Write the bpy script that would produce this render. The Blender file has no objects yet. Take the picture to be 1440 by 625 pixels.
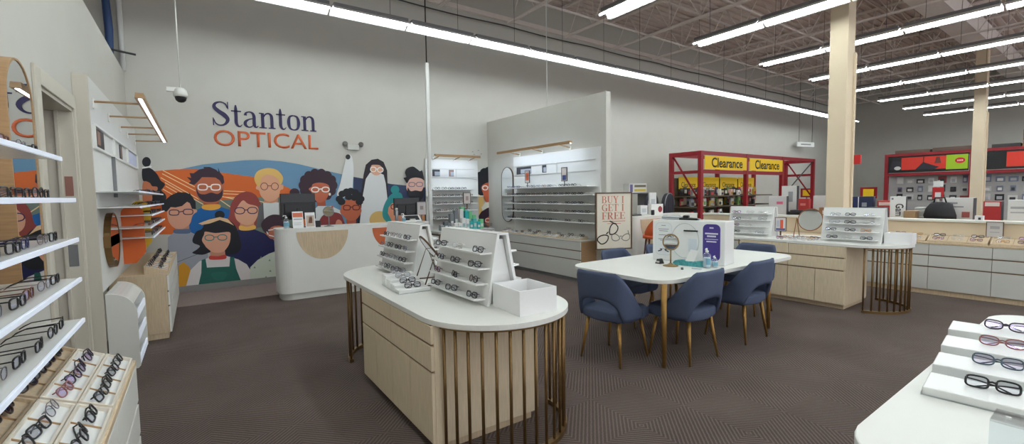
import bpy, bmesh, math, random
from mathutils import Vector, Matrix, geometry
random.seed(7)
scn = bpy.context.scene
C = scn.collection
PI = math.pi

# ------------------------------------------------------------------ camera, world, exposure
EYE = 1.52
YAW, PITCH, ROLL = 0.612873, -0.062589, -0.015612
FPX = 628.6
TUBE_W = 18.0      # strength of the fluorescent tubes
LEDBAR_W = 34.0   # wall washing strips behind the oak bars
LED_W = 9.0        # strength of the display light bars
AMBIENT = 1.5     # even fill light added from the world, entering where the front wall is unbuilt
def cam_axes():
    cy, sy = math.cos(YAW), math.sin(YAW)
    f = Vector((sy, cy, 0)); r = Vector((cy, -sy, 0)); u = Vector((0, 0, 1))
    cp, sp = math.cos(PITCH), math.sin(PITCH)
    f2 = f*cp + u*sp; u2 = u*cp - f*sp
    cr, sr = math.cos(ROLL), math.sin(ROLL)
    return r*cr + u2*sr, u2*cr - r*sr, f2
RGT, UP, FWD = cam_axes()
cd = bpy.data.cameras.new('camera'); cam = bpy.data.objects.new('camera', cd); C.objects.link(cam)
cam.matrix_world = Matrix(((RGT.x, UP.x, -FWD.x, 0), (RGT.y, UP.y, -FWD.y, 0), (RGT.z, UP.z, -FWD.z, EYE), (0, 0, 0, 1)))
cd.sensor_fit = 'HORIZONTAL'; cd.sensor_width = 36.0; cd.lens = FPX/1440*36.0
cd.clip_start = 0.05; cd.clip_end = 200
scn.camera = cam
w = bpy.data.worlds.new('world'); scn.world = w; w.use_nodes = True
w.node_tree.nodes['Background'].inputs[0].default_value = (0.93, 0.95, 1.0, 1)
w.node_tree.nodes['Background'].inputs[1].default_value = AMBIENT
scn.view_settings.view_transform = 'Standard'; scn.view_settings.look = 'None'
scn.view_settings.exposure = 0.12; scn.view_settings.gamma = 1.0
scn.view_settings.use_curve_mapping = False

def wall_xz(px, py, Y):
    """point of the wall plane at depth Y for a photo position (used to trace the wall painting)"""
    d = FWD*FPX + RGT*(px-720) - UP*(py-312.5)
    t = Y/d.y
    return d.x*t, EYE + d.z*t

# ------------------------------------------------------------------ materials
def lin(c):
    return tuple(((v/255)/12.92 if v/255 <= 0.04045 else ((v/255+0.055)/1.055)**2.4) for v in c)
MATS = {}
def mat(name, rgb=(200,200,200), rough=0.5, metal=0.0, var=0.06, scale=12.0, emit=0.0, spec=0.5, stretch=None, bump=0.0):
    if name in MATS: return MATS[name]
    m = bpy.data.materials.new(name); m.use_nodes = True
    nt = m.node_tree; b = nt.nodes['Principled BSDF']
    c = lin(rgb)
    b.inputs['Roughness'].default_value = rough; b.inputs['Metallic'].default_value = metal
    b.inputs['Specular IOR Level'].default_value = spec
    if var > 0:
        tc = nt.nodes.new('ShaderNodeTexCoord'); n = nt.nodes.new('ShaderNodeTexNoise')
        n.inputs['Scale'].default_value = scale; n.inputs['Detail'].default_value = 3
        src = tc.outputs['Object']
        if stretch:
            mp = nt.nodes.new('ShaderNodeMapping'); mp.inputs['Scale'].default_value = stretch
            nt.links.new(src, mp.inputs['Vector']); src = mp.outputs['Vector']
        nt.links.new(src, n.inputs['Vector'])
        r = nt.nodes.new('ShaderNodeValToRGB')
        r.color_ramp.elements[0].position = 0.3; r.color_ramp.elements[1].position = 0.7
        r.color_ramp.elements[0].color = (*[v*(1-var) for v in c], 1)
        r.color_ramp.elements[1].color = (*[min(1, v*(1+var)) for v in c], 1)
        nt.links.new(n.outputs['Fac'], r.inputs['Fac']); nt.links.new(r.outputs['Color'], b.inputs['Base Color'])
        if bump > 0:
            bp = nt.nodes.new('ShaderNodeBump'); bp.inputs['Strength'].default_value = bump; bp.inputs['Distance'].default_value = 0.01
            nt.links.new(n.outputs['Fac'], bp.inputs['Height']); nt.links.new(bp.outputs['Normal'], b.inputs['Normal'])
    else:
        b.inputs['Base Color'].default_value = (*c, 1)
    if emit > 0:
        b.inputs['Emission Color'].default_value = (*c, 1); b.inputs['Emission Strength'].default_value = emit
    MATS[name] = m
    return m
def lens_mat(name, tint, alpha, refl=(255,255,255)):
    m = bpy.data.materials.new(name); m.use_nodes = True; nt = m.node_tree
    nt.nodes.clear()
    o = nt.nodes.new('ShaderNodeOutputMaterial'); t = nt.nodes.new('ShaderNodeBsdfTransparent'); g = nt.nodes.new('ShaderNodeBsdfGlossy')
    mx = nt.nodes.new('ShaderNodeMixShader'); lw = nt.nodes.new('ShaderNodeLayerWeight'); ma = nt.nodes.new('ShaderNodeMath')
    ma.operation = 'MULTIPLY_ADD'; ma.inputs[1].default_value = 0.45; ma.inputs[2].default_value = alpha
    lw.inputs['Blend'].default_value = 0.35
    t.inputs[0].default_value = (*lin(tint), 1); g.inputs[0].default_value = (*lin(refl), 1); g.inputs['Roughness'].default_value = 0.03
    nt.links.new(lw.outputs['Facing'], ma.inputs[0]); nt.links.new(ma.outputs[0], mx.inputs[0])
    nt.links.new(t.outputs[0], mx.inputs[1]); nt.links.new(g.outputs[0], mx.inputs[2]); nt.links.new(mx.outputs[0], o.inputs[0])
    MATS[name] = m
    return m
def carpet_mat():
    m = bpy.data.materials.new('carpet'); m.use_nodes = True; nt = m.node_tree; b = nt.nodes['Principled BSDF']
    L = nt.links.new
    def math_(op, a, bb=None, c=None):
        n = nt.nodes.new('ShaderNodeMath'); n.operation = op
        for i, v in enumerate((a, bb, c)):
            if v is None: continue
            if isinstance(v, (int, float)): n.inputs[i].default_value = v
            else: L(v, n.inputs[i])
        return n.outputs[0]
    geo = nt.nodes.new('ShaderNodeNewGeometry'); sp = nt.nodes.new('ShaderNodeSeparateXYZ'); L(geo.outputs['Position'], sp.inputs[0])
    x, y = sp.outputs[0], sp.outputs[1]
    T = 0.46
    tx = math_('FLOOR', math_('DIVIDE', x, T)); ty = math_('FLOOR', math_('DIVIDE', y, T))
    par = math_('MODULO', math_('ABSOLUTE', math_('ADD', tx, ty)), 2.0)        # checkerboard of tiles
    sgn = math_('MULTIPLY_ADD', par, 2.0, -1.0)
    nz = nt.nodes.new('ShaderNodeTexNoise'); nz.inputs['Scale'].default_value = 40; L(geo.outputs['Position'], nz.inputs['Vector'])
    d = math_('ADD', math_('ADD', x, math_('MULTIPLY', y, sgn)), math_('MULTIPLY', nz.outputs['Fac'], 0.010))
    st = math_('MULTIPLY_ADD', math_('SINE', math_('MULTIPLY', d, 2*PI/0.034)), 0.5, 0.5)
    fine = nt.nodes.new('ShaderNodeTexNoise'); fine.inputs['Scale'].default_value = 260; fine.inputs['Detail'].default_value = 2
    L(geo.outputs['Position'], fine.inputs['Vector'])
    big = nt.nodes.new('ShaderNodeTexNoise'); big.inputs['Scale'].default_value = 1.6; L(geo.outputs['Position'], big.inputs['Vector'])
    f = math_('ADD', math_('MULTIPLY', math_('POWER', st, 2.0), 0.34), math_('ADD', math_('MULTIPLY', fine.outputs['Fac'], 0.60), math_('MULTIPLY', big.outputs['Fac'], 0.30)))
    r = nt.nodes.new('ShaderNodeValToRGB'); e = r.color_ramp.elements
    e[0].position = 0.2; e[0].color = (*lin((50,43,40)), 1); e[1].position = 1.0; e[1].color = (*lin((132,117,111)), 1)
    L(f, r.inputs['Fac']); L(r.outputs['Color'], b.inputs['Base Color'])
    b.inputs['Roughness'].default_value = 0.95; b.inputs['Specular IOR Level'].default_value = 0.1
    bp = nt.nodes.new('ShaderNodeBump'); bp.inputs['Strength'].default_value = 0.35; bp.inputs['Distance'].default_value = 0.004
    L(f, bp.inputs['Height']); L(bp.outputs['Normal'], b.inputs['Normal'])
    MATS['carpet'] = m
    return m
CARPET = carpet_mat()
WALL = mat('wall_paint', (203,201,193), 0.85, var=0.015, scale=3, spec=0.2)
WALLW = mat('panel_white', (222,222,218), 0.6, var=0.01, scale=3, spec=0.3)
CREAM = mat('cream_paint', (220,203,176), 0.8, var=0.015, scale=3, spec=0.2)
TRIMP = mat('door_trim_paint', (206,200,186), 0.55, var=0.015, scale=3)
WHITE = mat('white_laminate', (232,232,226), 0.35, var=0.01, scale=5)
WHITE2 = mat('white_acrylic', (238,239,237), 0.25, var=0.0)
GREYW = mat('light_grey_laminate', (206,206,200), 0.4, var=0.01, scale=5)
WOOD = mat('pale_oak', (205,184,154), 0.5, var=0.10, scale=6, stretch=(14, 14, 1.2), spec=0.3)
WOODF = mat('pale_oak_front', (220,203,174), 0.5, var=0.08, scale=6, stretch=(14, 14, 1.2), spec=0.3)
WOODT = mat('tan_wood', (176,142,104), 0.5, var=0.10, scale=6, stretch=(2, 2, 18))
BRONZE = mat('bronze', (128,100,62), 0.38, 0.75, var=0.05)
BRONZED = mat('dark_bronze', (98,76,56), 0.45, 0.4, var=0.05)
GOLDLEG = mat('brushed_gold', (158,120,62), 0.38, 0.6, var=0.05)
BLACK = mat('black_plastic', (22,22,24), 0.35, var=0.0)
DGREY = mat('dark_grey', (58,58,62), 0.5, var=0.04)
MGREY = mat('mid_grey', (120,120,122), 0.6, var=0.03)
STEEL = mat('steel_grey', (150,150,150), 0.35, 0.8, var=0.03)
BASEG = mat('grey_baseboard', (146,144,141), 0.6, var=0.02)
NAVYF = mat('blue_grey_upholstery', (78,88,112), 0.75, var=0.10, scale=300, bump=0.15, spec=0.25)
DECK = mat('ceiling_deck_paint', (224,209,202), 0.85, var=0.03, scale=2, spec=0.15)
TRUSS = mat('truss_paint', (236,226,220), 0.8, var=0.03, spec=0.2)
REDM = mat('red_steel', (150,24,36), 0.45, var=0.04)
YEL = mat('yellow_card', (246,205,30), 0.6, var=0.0)
ORNG = mat('orange_vinyl', (206,92,46), 0.5, var=0.04)
MIRROR = mat('mirror_glass', (225,228,228), 0.01, 1.0, var=0.0)
TUBE = mat('lit_tube', (243,253,255), 0.5, var=0.0, emit=TUBE_W)
LEDB = mat('lit_bar_strip', (214,232,255), 0.5, var=0.0, emit=LEDBAR_W)
LED = mat('lit_led_strip', (222,236,255), 0.5, var=0.0, emit=LED_W)
REFL = mat('fixture_white', (240,240,236), 0.35, var=0.0)
LENS = lens_mat('clear_lens', (240,242,246), 0.06, (230,235,255))
LENSP = lens_mat('coated_lens', (232,228,240), 0.12, (214,190,255))
LENSD = lens_mat('dark_lens', (70,60,64), 0.14, (230,230,240))
ACRYL = lens_mat('clear_acrylic', (240,244,246), 0.10)
def col(rgb, rough=0.55): return mat('paint_%02x%02x%02x' % tuple(rgb), rgb, rough, var=0.0)

# ------------------------------------------------------------------ mesh helpers
class MB:
    def __init__(s): s.bm = bmesh.new(); s.mats = []
    def mi(s, m):
        if m is None: return 0
        if m not in s.mats: s.mats.append(m)
        return s.mats.index(m)
    def box(s, x0, x1, y0, y1, z0, z1, m=None, bev=0.0, seg=2, T=None):
        i = s.mi(m)
        vs = [s.bm.verts.new(p) for p in ((x0,y0,z0),(x1,y0,z0),(x1,y1,z0),(x0,y1,z0),(x0,y0,z1),(x1,y0,z1),(x1,y1,z1),(x0,y1,z1))]
        fs = [s.bm.faces.new([vs[k] for k in q]) for q in ((3,2,1,0),(4,5,6,7),(0,1,5,4),(1,2,6,5),(2,3,7,6),(3,0,4,7))]
        for f in fs: f.material_index = i
        if bev > 0:
            es = list({e for f in fs for e in f.edges})
            r = bmesh.ops.bevel(s.bm, geom=es, offset=bev, segments=seg, affect='EDGES', profile=0.5)
            for f in r['faces']: f.material_index = i
            vs = list({v for f in r['faces'] for v in f.verts} | {v for v in vs if v.is_valid})
        if T is not None: bmesh.ops.transform(s.bm, matrix=T, verts=[v for v in vs if v.is_valid])
        return s
    def poly(s, pts, m=None):
        i = s.mi(m)
        vs = [s.bm.verts.new(p) for p in pts]
        for t in geometry.tessellate_polygon([[Vector(p) for p in pts]]):
            try: f = s.bm.faces.new([vs[k] for k in t]); f.material_index = i
            except ValueError: pass
        return s
    def prism(s, pts2, a, b, axis='z', m=None, bev=0.0):
        """2-D outline extruded along an axis: z -> (u,v)=(x,y), x -> (y,z), y -> (x,z)"""
        i = s.mi(m)
        def P(u, v, t): return {'z': (u,v,t), 'x': (t,u,v), 'y': (u,t,v)}[axis]
        A = [s.bm.verts.new(P(u,v,a)) for u, v in pts2]; B = [s.bm.verts.new(P(u,v,b)) for u, v in pts2]
        n = len(pts2); fs = []
        fs.append(s.bm.faces.new(A)); fs.append(s.bm.faces.new(B[::-1]))
        for k in range(n):
            fs.append(s.bm.faces.new((A[(k+1)%n], A[k], B[k], B[(k+1)%n])))
        for f in fs: f.material_index = i
        if bev > 0:
            es = list(set(fs[0].edges) | set(fs[1].edges))
            r = bmesh.ops.bevel(s.bm, geom=es, offset=bev, segments=2, affect='EDGES', profile=0.5)
            for f in r['faces']: f.material_index = i
        return s
    def tube(s, pts, r, n=8, closed=False, m=None, cap=True):
        i = s.mi(m)
        P = [Vector(p) for p in pts]; k = len(P)
        rr = r if isinstance(r, (list, tuple)) else [r]*k
        rings = []
        up0 = Vector((0.13, 0.27, 0.95)).normalized()
        for j in range(k):
            if closed: t = P[(j+1)%k] - P[j-1]
            else: t = P[min(j+1,k-1)] - P[max(j-1,0)]
            t.normalize()
            a = t.cross(up0)
            if a.length < 1e-3: a = t.cross(Vector((1,0,0)))
            a.normalize(); b = t.cross(a)
            rings.append([s.bm.verts.new(P[j] + a*(math.cos(2*PI*q/n)*rr[j]) + b*(math.sin(2*PI*q/n)*rr[j])) for q in range(n)])
        for j in range(k if closed else k-1):
            A, B = rings[j], rings[(j+1)%k]
            for q in range(n):
                f = s.bm.faces.new((A[q], A[(q+1)%n], B[(q+1)%n], B[q])); f.material_index = i; f.smooth = True
        if cap and not closed:
            for R in (rings[0][::-1], rings[-1]):
                f = s.bm.faces.new(R); f.material_index = i
        return s
    def lathe(s, prof, cx=0, cy=0, n=24, m=None):
        i = s.mi(m); rings = []
        for r, z in prof:
            rings.append([s.bm.verts.new((cx+max(r,1e-4)*math.cos(2*PI*q/n), cy+max(r,1e-4)*math.sin(2*PI*q/n), z)) for q in range(n)])
        for A, B in zip(rings, rings[1:]):
            for q in range(n):
                f = s.bm.faces.new((A[q], A[(q+1)%n], B[(q+1)%n], B[q])); f.material_index = i; f.smooth = True
        f = s.bm.faces.new(rings[0][::-1]); f.material_index = i
        f = s.bm.faces.new(rings[-1]); f.material_index = i
        return s
    def xf(s, T): bmesh.ops.transform(s.bm, matrix=T, verts=s.bm.verts); return s
    def build(s, name, m=None, parent=None, loc=None, rotz=0, smooth=False):
        me = bpy.data.meshes.new(name)
        bmesh.ops.recalc_face_normals(s.bm, faces=s.bm.faces)
        s.bm.to_mesh(me); s.bm.free()
        ms = s.mats if s.mats else [m]
        for q in ms: me.materials.append(q)
        if smooth:
            for p in me.polygons: p.use_smooth = True
        o = bpy.data.objects.new(name, me); C.objects.link(o)
        if parent is not None: o.parent = parent
        if loc is not None: o.location = loc
        if rotz: o.rotation_euler.z = rotz
        return o
def thing(name, label, cat, loc=(0,0,0), rotz=0, group=None):
    o = bpy.data.objects.new(name, None); C.objects.link(o); o.empty_display_size = 0.1
    o.location = loc; o.rotation_euler = (0, 0, rotz); o['label'] = label; o['category'] = cat
    if group: o['group'] = group
    return o
def tag(o, label, cat, group=None):
    o['label'] = label; o['category'] = cat
    if group: o['group'] = group
    return o
def struct(mb, name, m=None):
    o = mb.build(name, m); o['kind'] = 'structure'; return o
KIDS = {}
def dup(root, loc, rotz, label, group=None, rot=None):
    r = root.copy(); C.objects.link(r); r.location = loc
    r.rotation_euler = rot if rot else (0, 0, rotz); r['label'] = label
    if group: r['group'] = group
    for ch in root.children:
        c = ch.copy(); C.objects.link(c); c.parent = r
        for g in ch.children:
            d = g.copy(); C.objects.link(d); d.parent = c
    return r
def ordn(k):
    names = ['first','second','third','fourth','fifth','sixth','seventh','eighth','ninth','tenth','eleventh','twelfth','thirteenth','fourteenth','fifteenth','sixteenth','seventeenth','eighteenth','nineteenth','twentieth']
    return names[k] if k < 20 else 'twenty-' + names[k-20]
def rrect(x0, x1, y0, y1, r, n=8):
    pts = []
    for cx, cy, a0 in ((x1-r, y0+r, -90), (x1-r, y1-r, 0), (x0+r, y1-r, 90), (x0+r, y0+r, 180)):
        for k in range(n+1):
            a = math.radians(a0 + 90*k/n); pts.append((cx + r*math.cos(a), cy + r*math.sin(a)))
    return pts
def smooth_closed(pts, sub=4):
    out = []; n = len(pts)
    for k in range(n):
        p0, p1, p2, p3 = [pts[(k+d) % n] for d in (-1, 0, 1, 2)]
        for j in range(sub):
            t = j/sub
            out.append(tuple(0.5*((2*b) + (c-a)*t + (2*a-5*b+4*c-d)*t*t + (3*b-a-3*c+d)*t**3) for a, b, c, d in zip(p0, p1, p2, p3)))
    return out
def smooth_open(pts, sub=6):
    out = []; n = len(pts)
    for k in range(n-1):
        p0, p1, p2, p3 = pts[max(k-1,0)], pts[k], pts[k+1], pts[min(k+2,n-1)]
        for j in range(sub):
            t = j/sub
            out.append(tuple(0.5*((2*b) + (c-a)*t + (2*a-5*b+4*c-d)*t*t + (3*b-a-3*c+d)*t**3) for a, b, c, d in zip(p0, p1, p2, p3)))
    out.append(tuple(pts[-1])); return out
# lettering -----------------------------------------------------------------
def text_mb(body, width=None, height=None, bold=0.0, depth=0.002):
    """sans lettering as a mesh in the local XZ plane, lower left corner at the origin"""
    cu = bpy.data.curves.new('lettering', 'FONT'); cu.body = body; cu.offset = bold; cu.resolution_u = 4
    o = bpy.data.objects.new('lettering', cu); C.objects.link(o)
    bpy.context.view_layer.update()
    me = bpy.data.meshes.new_from_object(o.evaluated_get(bpy.context.evaluated_depsgraph_get()))
    bpy.data.objects.remove(o); bpy.data.curves.remove(cu)
    mb = MB(); mb.bm.from_mesh(me); bpy.data.meshes.remove(me)
    xs = [v.co.x for v in mb.bm.verts]; ys = [v.co.y for v in mb.bm.verts]
    x0, x1, y0, y1 = min(xs), max(xs), min(ys), max(ys)
    sx = width/(x1-x0) if width else None; sy = height/(y1-y0) if height else None
    sx = sx or sy; sy = sy or sx
    for v in mb.bm.verts: v.co = Vector(((v.co.x-x0)*sx, 0, (v.co.y-y0)*sy))
    g = bmesh.ops.extrude_face_region(mb.bm, geom=list(mb.bm.faces))
    for v in g['geom']:
        if isinstance(v, bmesh.types.BMVert): v.co.y -= depth
    return mb
def stroke_pts(pts, smooth=True):
    return smooth_open(pts, 6) if smooth else pts
GLY = {   # serif letters: advance, then strokes (smooth?, [(x, y, width)...]) in cap heights
 'S': (0.66, [(1,[(.53,.74,.03),(.48,.90,.05),(.31,.975,.055),(.13,.90,.09),(.09,.75,.13),(.24,.58,.16),(.43,.44,.17),(.53,.27,.14),(.45,.09,.09),(.28,.015,.055),(.12,.08,.05),(.05,.26,.03)]),(0,[(.555,1.0,.035),(.555,.70,.035)]),(0,[(.035,.0,.035),(.035,.31,.035)])]),
 't': (0.42, [(1,[(.17,.90,.05),(.17,.72,.11),(.17,.40,.12),(.17,.16,.12),(.23,.03,.08),(.31,.02,.05),(.38,.10,.025)]),(0,[(.0,.645,.05),(.36,.645,.05)])]),
 'a': (0.58, [(1,[(.09,.50,.12),(.11,.60,.07),(.23,.655,.05),(.35,.61,.09),(.40,.48,.12),(.40,.30,.12),(.40,.12,.12),(.44,.03,.08),(.50,.03,.05),(.55,.09,.025)]),(1,[(.38,.39,.035),(.20,.33,.06),(.08,.22,.11),(.08,.09,.11),(.18,.01,.06),(.29,.03,.045),(.38,.12,.03)])]),
 'n': (0.66, [(0,[(.14,.65,.12),(.14,.02,.12)]),(1,[(.17,.46,.04),(.25,.60,.055),(.37,.65,.07),(.47,.57,.11),(.49,.40,.12),(.49,.2,.12),(.49,.02,.12)]),(0,[(.0,.02,.045),(.28,.02,.045)]),(0,[(.36,.02,.045),(.62,.02,.045)]),(0,[(.01,.635,.045),(.14,.635,.045)])]),
 'o': (0.58, [(1,[(.27,.65,.05),(.12,.58,.09),(.07,.33,.13),(.12,.08,.09),(.27,.01,.05),(.42,.08,.09),(.47,.33,.13),(.42,.58,.09),(.27,.65,.05)])]),
 'B': (0.68, [(0,[(.15,1,.15),(.15,0,.15)]),(0,[(.0,.975,.05),(.3,.975,.05)]),(0,[(.0,.025,.05),(.3,.025,.05)]),(1,[(.2,.975,.05),(.38,.96,.08),(.47,.77,.14),(.38,.56,.07),(.2,.53,.05)]),(1,[(.2,.53,.05),(.42,.50,.08),(.53,.28,.15),(.42,.04,.08),(.2,.025,.05)])]),
 'U': (0.74, [(1,[(.16,1,.14),(.16,.6,.14),(.17,.25,.13),(.33,.02,.07),(.52,.1,.05),(.57,.4,.05),(.57,1,.05)]),(0,[(.02,.975,.05),(.32,.975,.05)]),(0,[(.46,.975,.05),(.68,.975,.05)])]),
 'Y': (0.70, [(0,[(.10,1,.15),(.34,.45,.14)]),(0,[(.58,1,.05),(.36,.45,.06)]),(0,[(.34,.5,.14),(.34,0,.14)]),(0,[(.0,.975,.05),(.26,.975,.05)]),(0,[(.46,.975,.05),(.68,.975,.05)]),(0,[(.2,.025,.05),(.48,.025,.05)])]),
 '1': (0.36, [(0,[(.16,1,.14),(.16,0,.14)]),(0,[(.02,.975,.05),(.30,.975,.05)]),(0,[(.02,.025,.05),(.30,.025,.05)])]),
 'G': (0.76, [(1,[(.58,.74,.03),(.50,.92,.06),(.34,.975,.06),(.14,.80,.12),(.09,.5,.14),(.14,.2,.12),(.34,.02,.06),(.52,.06,.05),(.58,.2,.05)]),(0,[(.58,.42,.14),(.58,.02,.14)]),(0,[(.44,.42,.05),(.70,.42,.05)]),(0,[(.6,1,.04),(.6,.7,.04)])]),
 'E': (0.64, [(0,[(.15,1,.14),(.15,0,.14)]),(0,[(.0,.975,.05),(.54,.975,.05)]),(0,[(.0,.025,.05),(.56,.025,.05)]),(0,[(.15,.52,.05),(.42,.52,.05)]),(0,[(.54,1,.04),(.54,.76,.04)]),(0,[(.56,0,.04),(.56,.26,.04)]),(0,[(.42,.64,.04),(.42,.40,.04)])]),
 'F': (0.60, [(0,[(.15,1,.14),(.15,0,.14)]),(0,[(.0,.975,.05),(.54,.975,.05)]),(0,[(.0,.025,.05),(.32,.025,.05)]),(0,[(.15,.50,.05),(.42,.50,.05)]),(0,[(.54,1,.04),(.54,.74,.04)]),(0,[(.42,.62,.04),(.42,.38,.04)])]),
 'T': (0.66, [(0,[(.31,1,.14),(.31,0,.14)]),(0,[(.02,.975,.05),(.60,.975,.05)]),(0,[(.02,1,.04),(.02,.74,.04)]),(0,[(.60,1,.04),(.60,.74,.04)]),(0,[(.16,.025,.05),(.46,.025,.05)])]),
 'R': (0.72, [(0,[(.15,1,.14),(.15,0,.14)]),(0,[(.0,.975,.05),(.3,.975,.05)]),(0,[(.0,.025,.05),(.3,.025,.05)]),(1,[(.2,.975,.05),(.40,.96,.08),(.50,.75,.15),(.40,.53,.07),(.2,.5,.05)]),(0,[(.32,.5,.13),(.56,.03,.13)]),(0,[(.48,.025,.05),(.68,.025,.05)])]),
 ' ': (0.34, []),
}
def serif_mb(body, width, height, depth=0.002):
    mb = MB(); x = 0.0
    total = sum(GLY[c][0] for c in body)
    for c in body:
        adv, strokes = GLY[c]
        for sm, pts in strokes:
            P = stroke_pts(pts, bool(sm)); n = len(P); Lp, Rp = [], []
            for j in range(n):
                a, b = P[max(j-1,0)], P[min(j+1,n-1)]
                dx, dy = b[0]-a[0], b[1]-a[1]; l = math.hypot(dx, dy) or 1
                nx, ny = -dy/l, dx/l; h = P[j][2]/2
                Lp.append((P[j][0]+nx*h, P[j][1]+ny*h)); Rp.append((P[j][0]-nx*h, P[j][1]-ny*h))
            for y in (0.0, -depth):
                LV = [mb.bm.verts.new(((x+u)*width/total, y, v*height)) for u, v in Lp]
                RV = [mb.bm.verts.new(((x+u)*width/total, y, v*height)) for u, v in Rp]
                for j in range(n-1): mb.bm.faces.new((LV[j], LV[j+1], RV[j+1], RV[j]))
        x += adv
    return mb

# ================================================================== THE SETTING
YB = 8.95           # mural wall
XL = -0.80          # left partition wall
struct(MB().box(-4, 28, -9, YB+0.2, -0.15, 0, CARPET), 'floor')
struct(MB().box(-4.2, 28, YB, YB+0.2, 0, 6.6, WALL), 'wall_back')
struct(MB().box(27.0, 27.2, -9, YB, 0, 6.6, WALL), 'wall_right')
struct(MB().box(-4.2, -4.0, -9, YB, 0, 6.6, WALL), 'wall_side')
# left partition with a doorway
DY0, DY1, DZ = 4.12, 5.10, 2.27
b = MB()
b.box(XL-0.14, XL, -3.0, DY0, 0, 3.44, WALL).box(XL-0.14, XL, DY1, YB, 0, 3.44, WALL).box(XL-0.14, XL, DY0, DY1, DZ, 3.44, WALL)
struct(b, 'wall_left')
b = MB()   # door casing and jambs
b.box(XL, XL+0.02, DY0-0.11, DY0, 0, DZ+0.11, TRIMP, 0.004).box(XL, XL+0.02, DY1, DY1+0.04, 0, DZ+0.11, TRIMP, 0.004).box(XL, XL+0.02, DY0, DY1, DZ, DZ+0.11, TRIMP, 0.004)
b.box(XL-0.16, XL+0.005, DY0, DY0+0.025, 0, DZ, TRIMP).box(XL-0.16, XL+0.005, DY1-0.025, DY1, 0, DZ, TRIMP).box(XL-0.16, XL+0.005, DY0, DY1, DZ-0.025, DZ, TRIMP)
b.box(XL-0.10, XL-0.08, DY1-0.05, DY1-0.025, 0, DZ-0.025, TRIMP)
t1 = struct(b, 'trim_1')
MB().box(XL-0.07, XL-0.02, DY1-0.030, DY1-0.025, 1.56, 1.72, None, 0.002).build('strike_plate', col((150,104,92)), t1)
MB().box(XL-0.08, XL-0.02, DY1-0.031, DY1-0.025, 0.98, 1.16, None, 0.002).build('hinge_plate', MGREY, t1)
# passage behind the doorway, its door standing open against the passage wall
b = MB(); b.box(XL-1.5, XL-0.14, DY1+0.45, DY1+0.5, 0, 2.6, CREAM).box(XL-1.55, XL-1.5, DY0-0.8, DY1+0.5, 0, 2.6, CREAM).box(XL-1.5, XL-0.14, DY0-0.8, DY1+0.5, 2.6, 2.65, CREAM)
struct(b, 'wall_passage')
d = struct(MB().box(XL-0.95, XL-0.17, DY1-0.045, DY1, 0.02, 2.26, mat('door_grey', (168,160,146), 0.5, var=0.02), 0.003), 'door_1')
h = MB(); h.box(XL-0.50, XL-0.40, DY1-0.055, DY1-0.045, 0.98, 1.12, STEEL, 0.003); h.build('latch_plate', STEEL, d)
struct(MB().box(XL, XL+0.012, DY1+0.05, 6.1, 0, 0.11, BASEG), 'baseboard_left')
b = MB().box(XL, 28, YB-0.015, YB, 0, 0.11, BASEG, 0.003); struct(b, 'baseboard_back')
struct(MB().box(XL, 1.9, 7.78, YB-0.016, 0, 0.006, mat('strip_carpet', (146,130,126), 0.95, var=0.12, scale=90, spec=0.1)), 'floor_border')
# ceiling deck with ribs running left to right
b = MB(); b.box(-4.2, 28, -9, YB+0.2, 6.3, 6.45, DECK)
y = -2.0
while y < YB:
    b.box(-4.2, 27, y, y+0.09, 6.26, 6.3, DECK); y += 0.20
struct(b, 'ceiling')
struct(MB().box(3.0, 27, 2.82, 3.16, 5.62, 6.2, TRUSS).box(3.0, 27, 2.74, 3.24, 5.58, 5.63, TRUSS), 'ceiling_beam')
struct(MB().box(3.0, 27, YB-0.07, YB, 5.60, 5.70, TRUSS), 'trim_2')
# the partition that carries the second wall of frames
PX = 5.62
struct(MB().box(PX, PX+0.11, 5.23, YB, 0, 3.20, WALL, 0.004), 'wall_partition')
# low wall to the right and its ledge
b = MB(); b.box(9.0, 9.14, -2.0, 5.55, 0, 1.01, CREAM); b.box(8.97, 9.18, -2.0, 5.55, 1.01, 1.045, WHITE, 0.005)
struct(b, 'wall_low')

# ------------------------------------------------------------------ roof trusses
def truss(x, k):
    t = thing('roof_truss', 'grey open-web steel roof truss, %s one from the left under the ceiling' % ordn(k), 'truss', (x, 0, 0), 0, 'roof trusses')
    y0, y1 = -3.0, 8.72
    b = MB(); b.box(-0.045, -0.008, y0, y1, 5.47, 5.505).box(0.008, 0.045, y0, y1, 5.47, 5.505); b.build('bottom_chord', TRUSS, t)
    b = MB(); b.box(-0.045, 0.045, y0, YB-0.07, 6.2, 6.25); b.build('top_chord', TRUSS, t)
    b = MB(); y = y1-0.15; up = True; pts = []
    while y > y0:
        b.tube([(0, y, 5.49), (0, y-0.42, 6.21)], 0.013, 5); b.tube([(0, y-0.42, 6.21), (0, y-0.84, 5.49)], 0.013, 5)
        b.tube([(0, y-0.84, 5.49), (0, y-0.84, 6.21)], 0.009, 5)
        y -= 0.84
    b.build('web_rods', TRUSS, t)
for k in range(14): truss(2.62 + 1.75*k, k)
for k, (y, z) in enumerate(((7.55, 5.53), (5.3, 5.53), (7.0, 6.17), (4.2, 6.17))):
    b = MB(); b.box(-13, 13, -0.018, 0.018, -0.018, 0.018)
    o = b.build('bridging_bar', TRUSS, None, (13.9, y, z))
    tag(o, ['thin steel bridging bar over the truss bottoms, nearest the mural wall', 'thin steel bridging bar over the truss bottoms, farther from the mural wall', 'thin upper bridging bar under the deck, nearest the mural wall', 'thin upper bridging bar under the deck, farther from the mural wall'][k], 'bar', 'bridging bars')
pts = []
for k in range(60): pts.append((3.2 + k*0.36, YB-0.13, 5.46 - 0.03*abs(math.sin(k*0.4))))
tag(MB().tube(pts, 0.014, 6).build('cable_run', DGREY), 'sagging dark cable along the top of the mural wall', 'cable')

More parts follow.
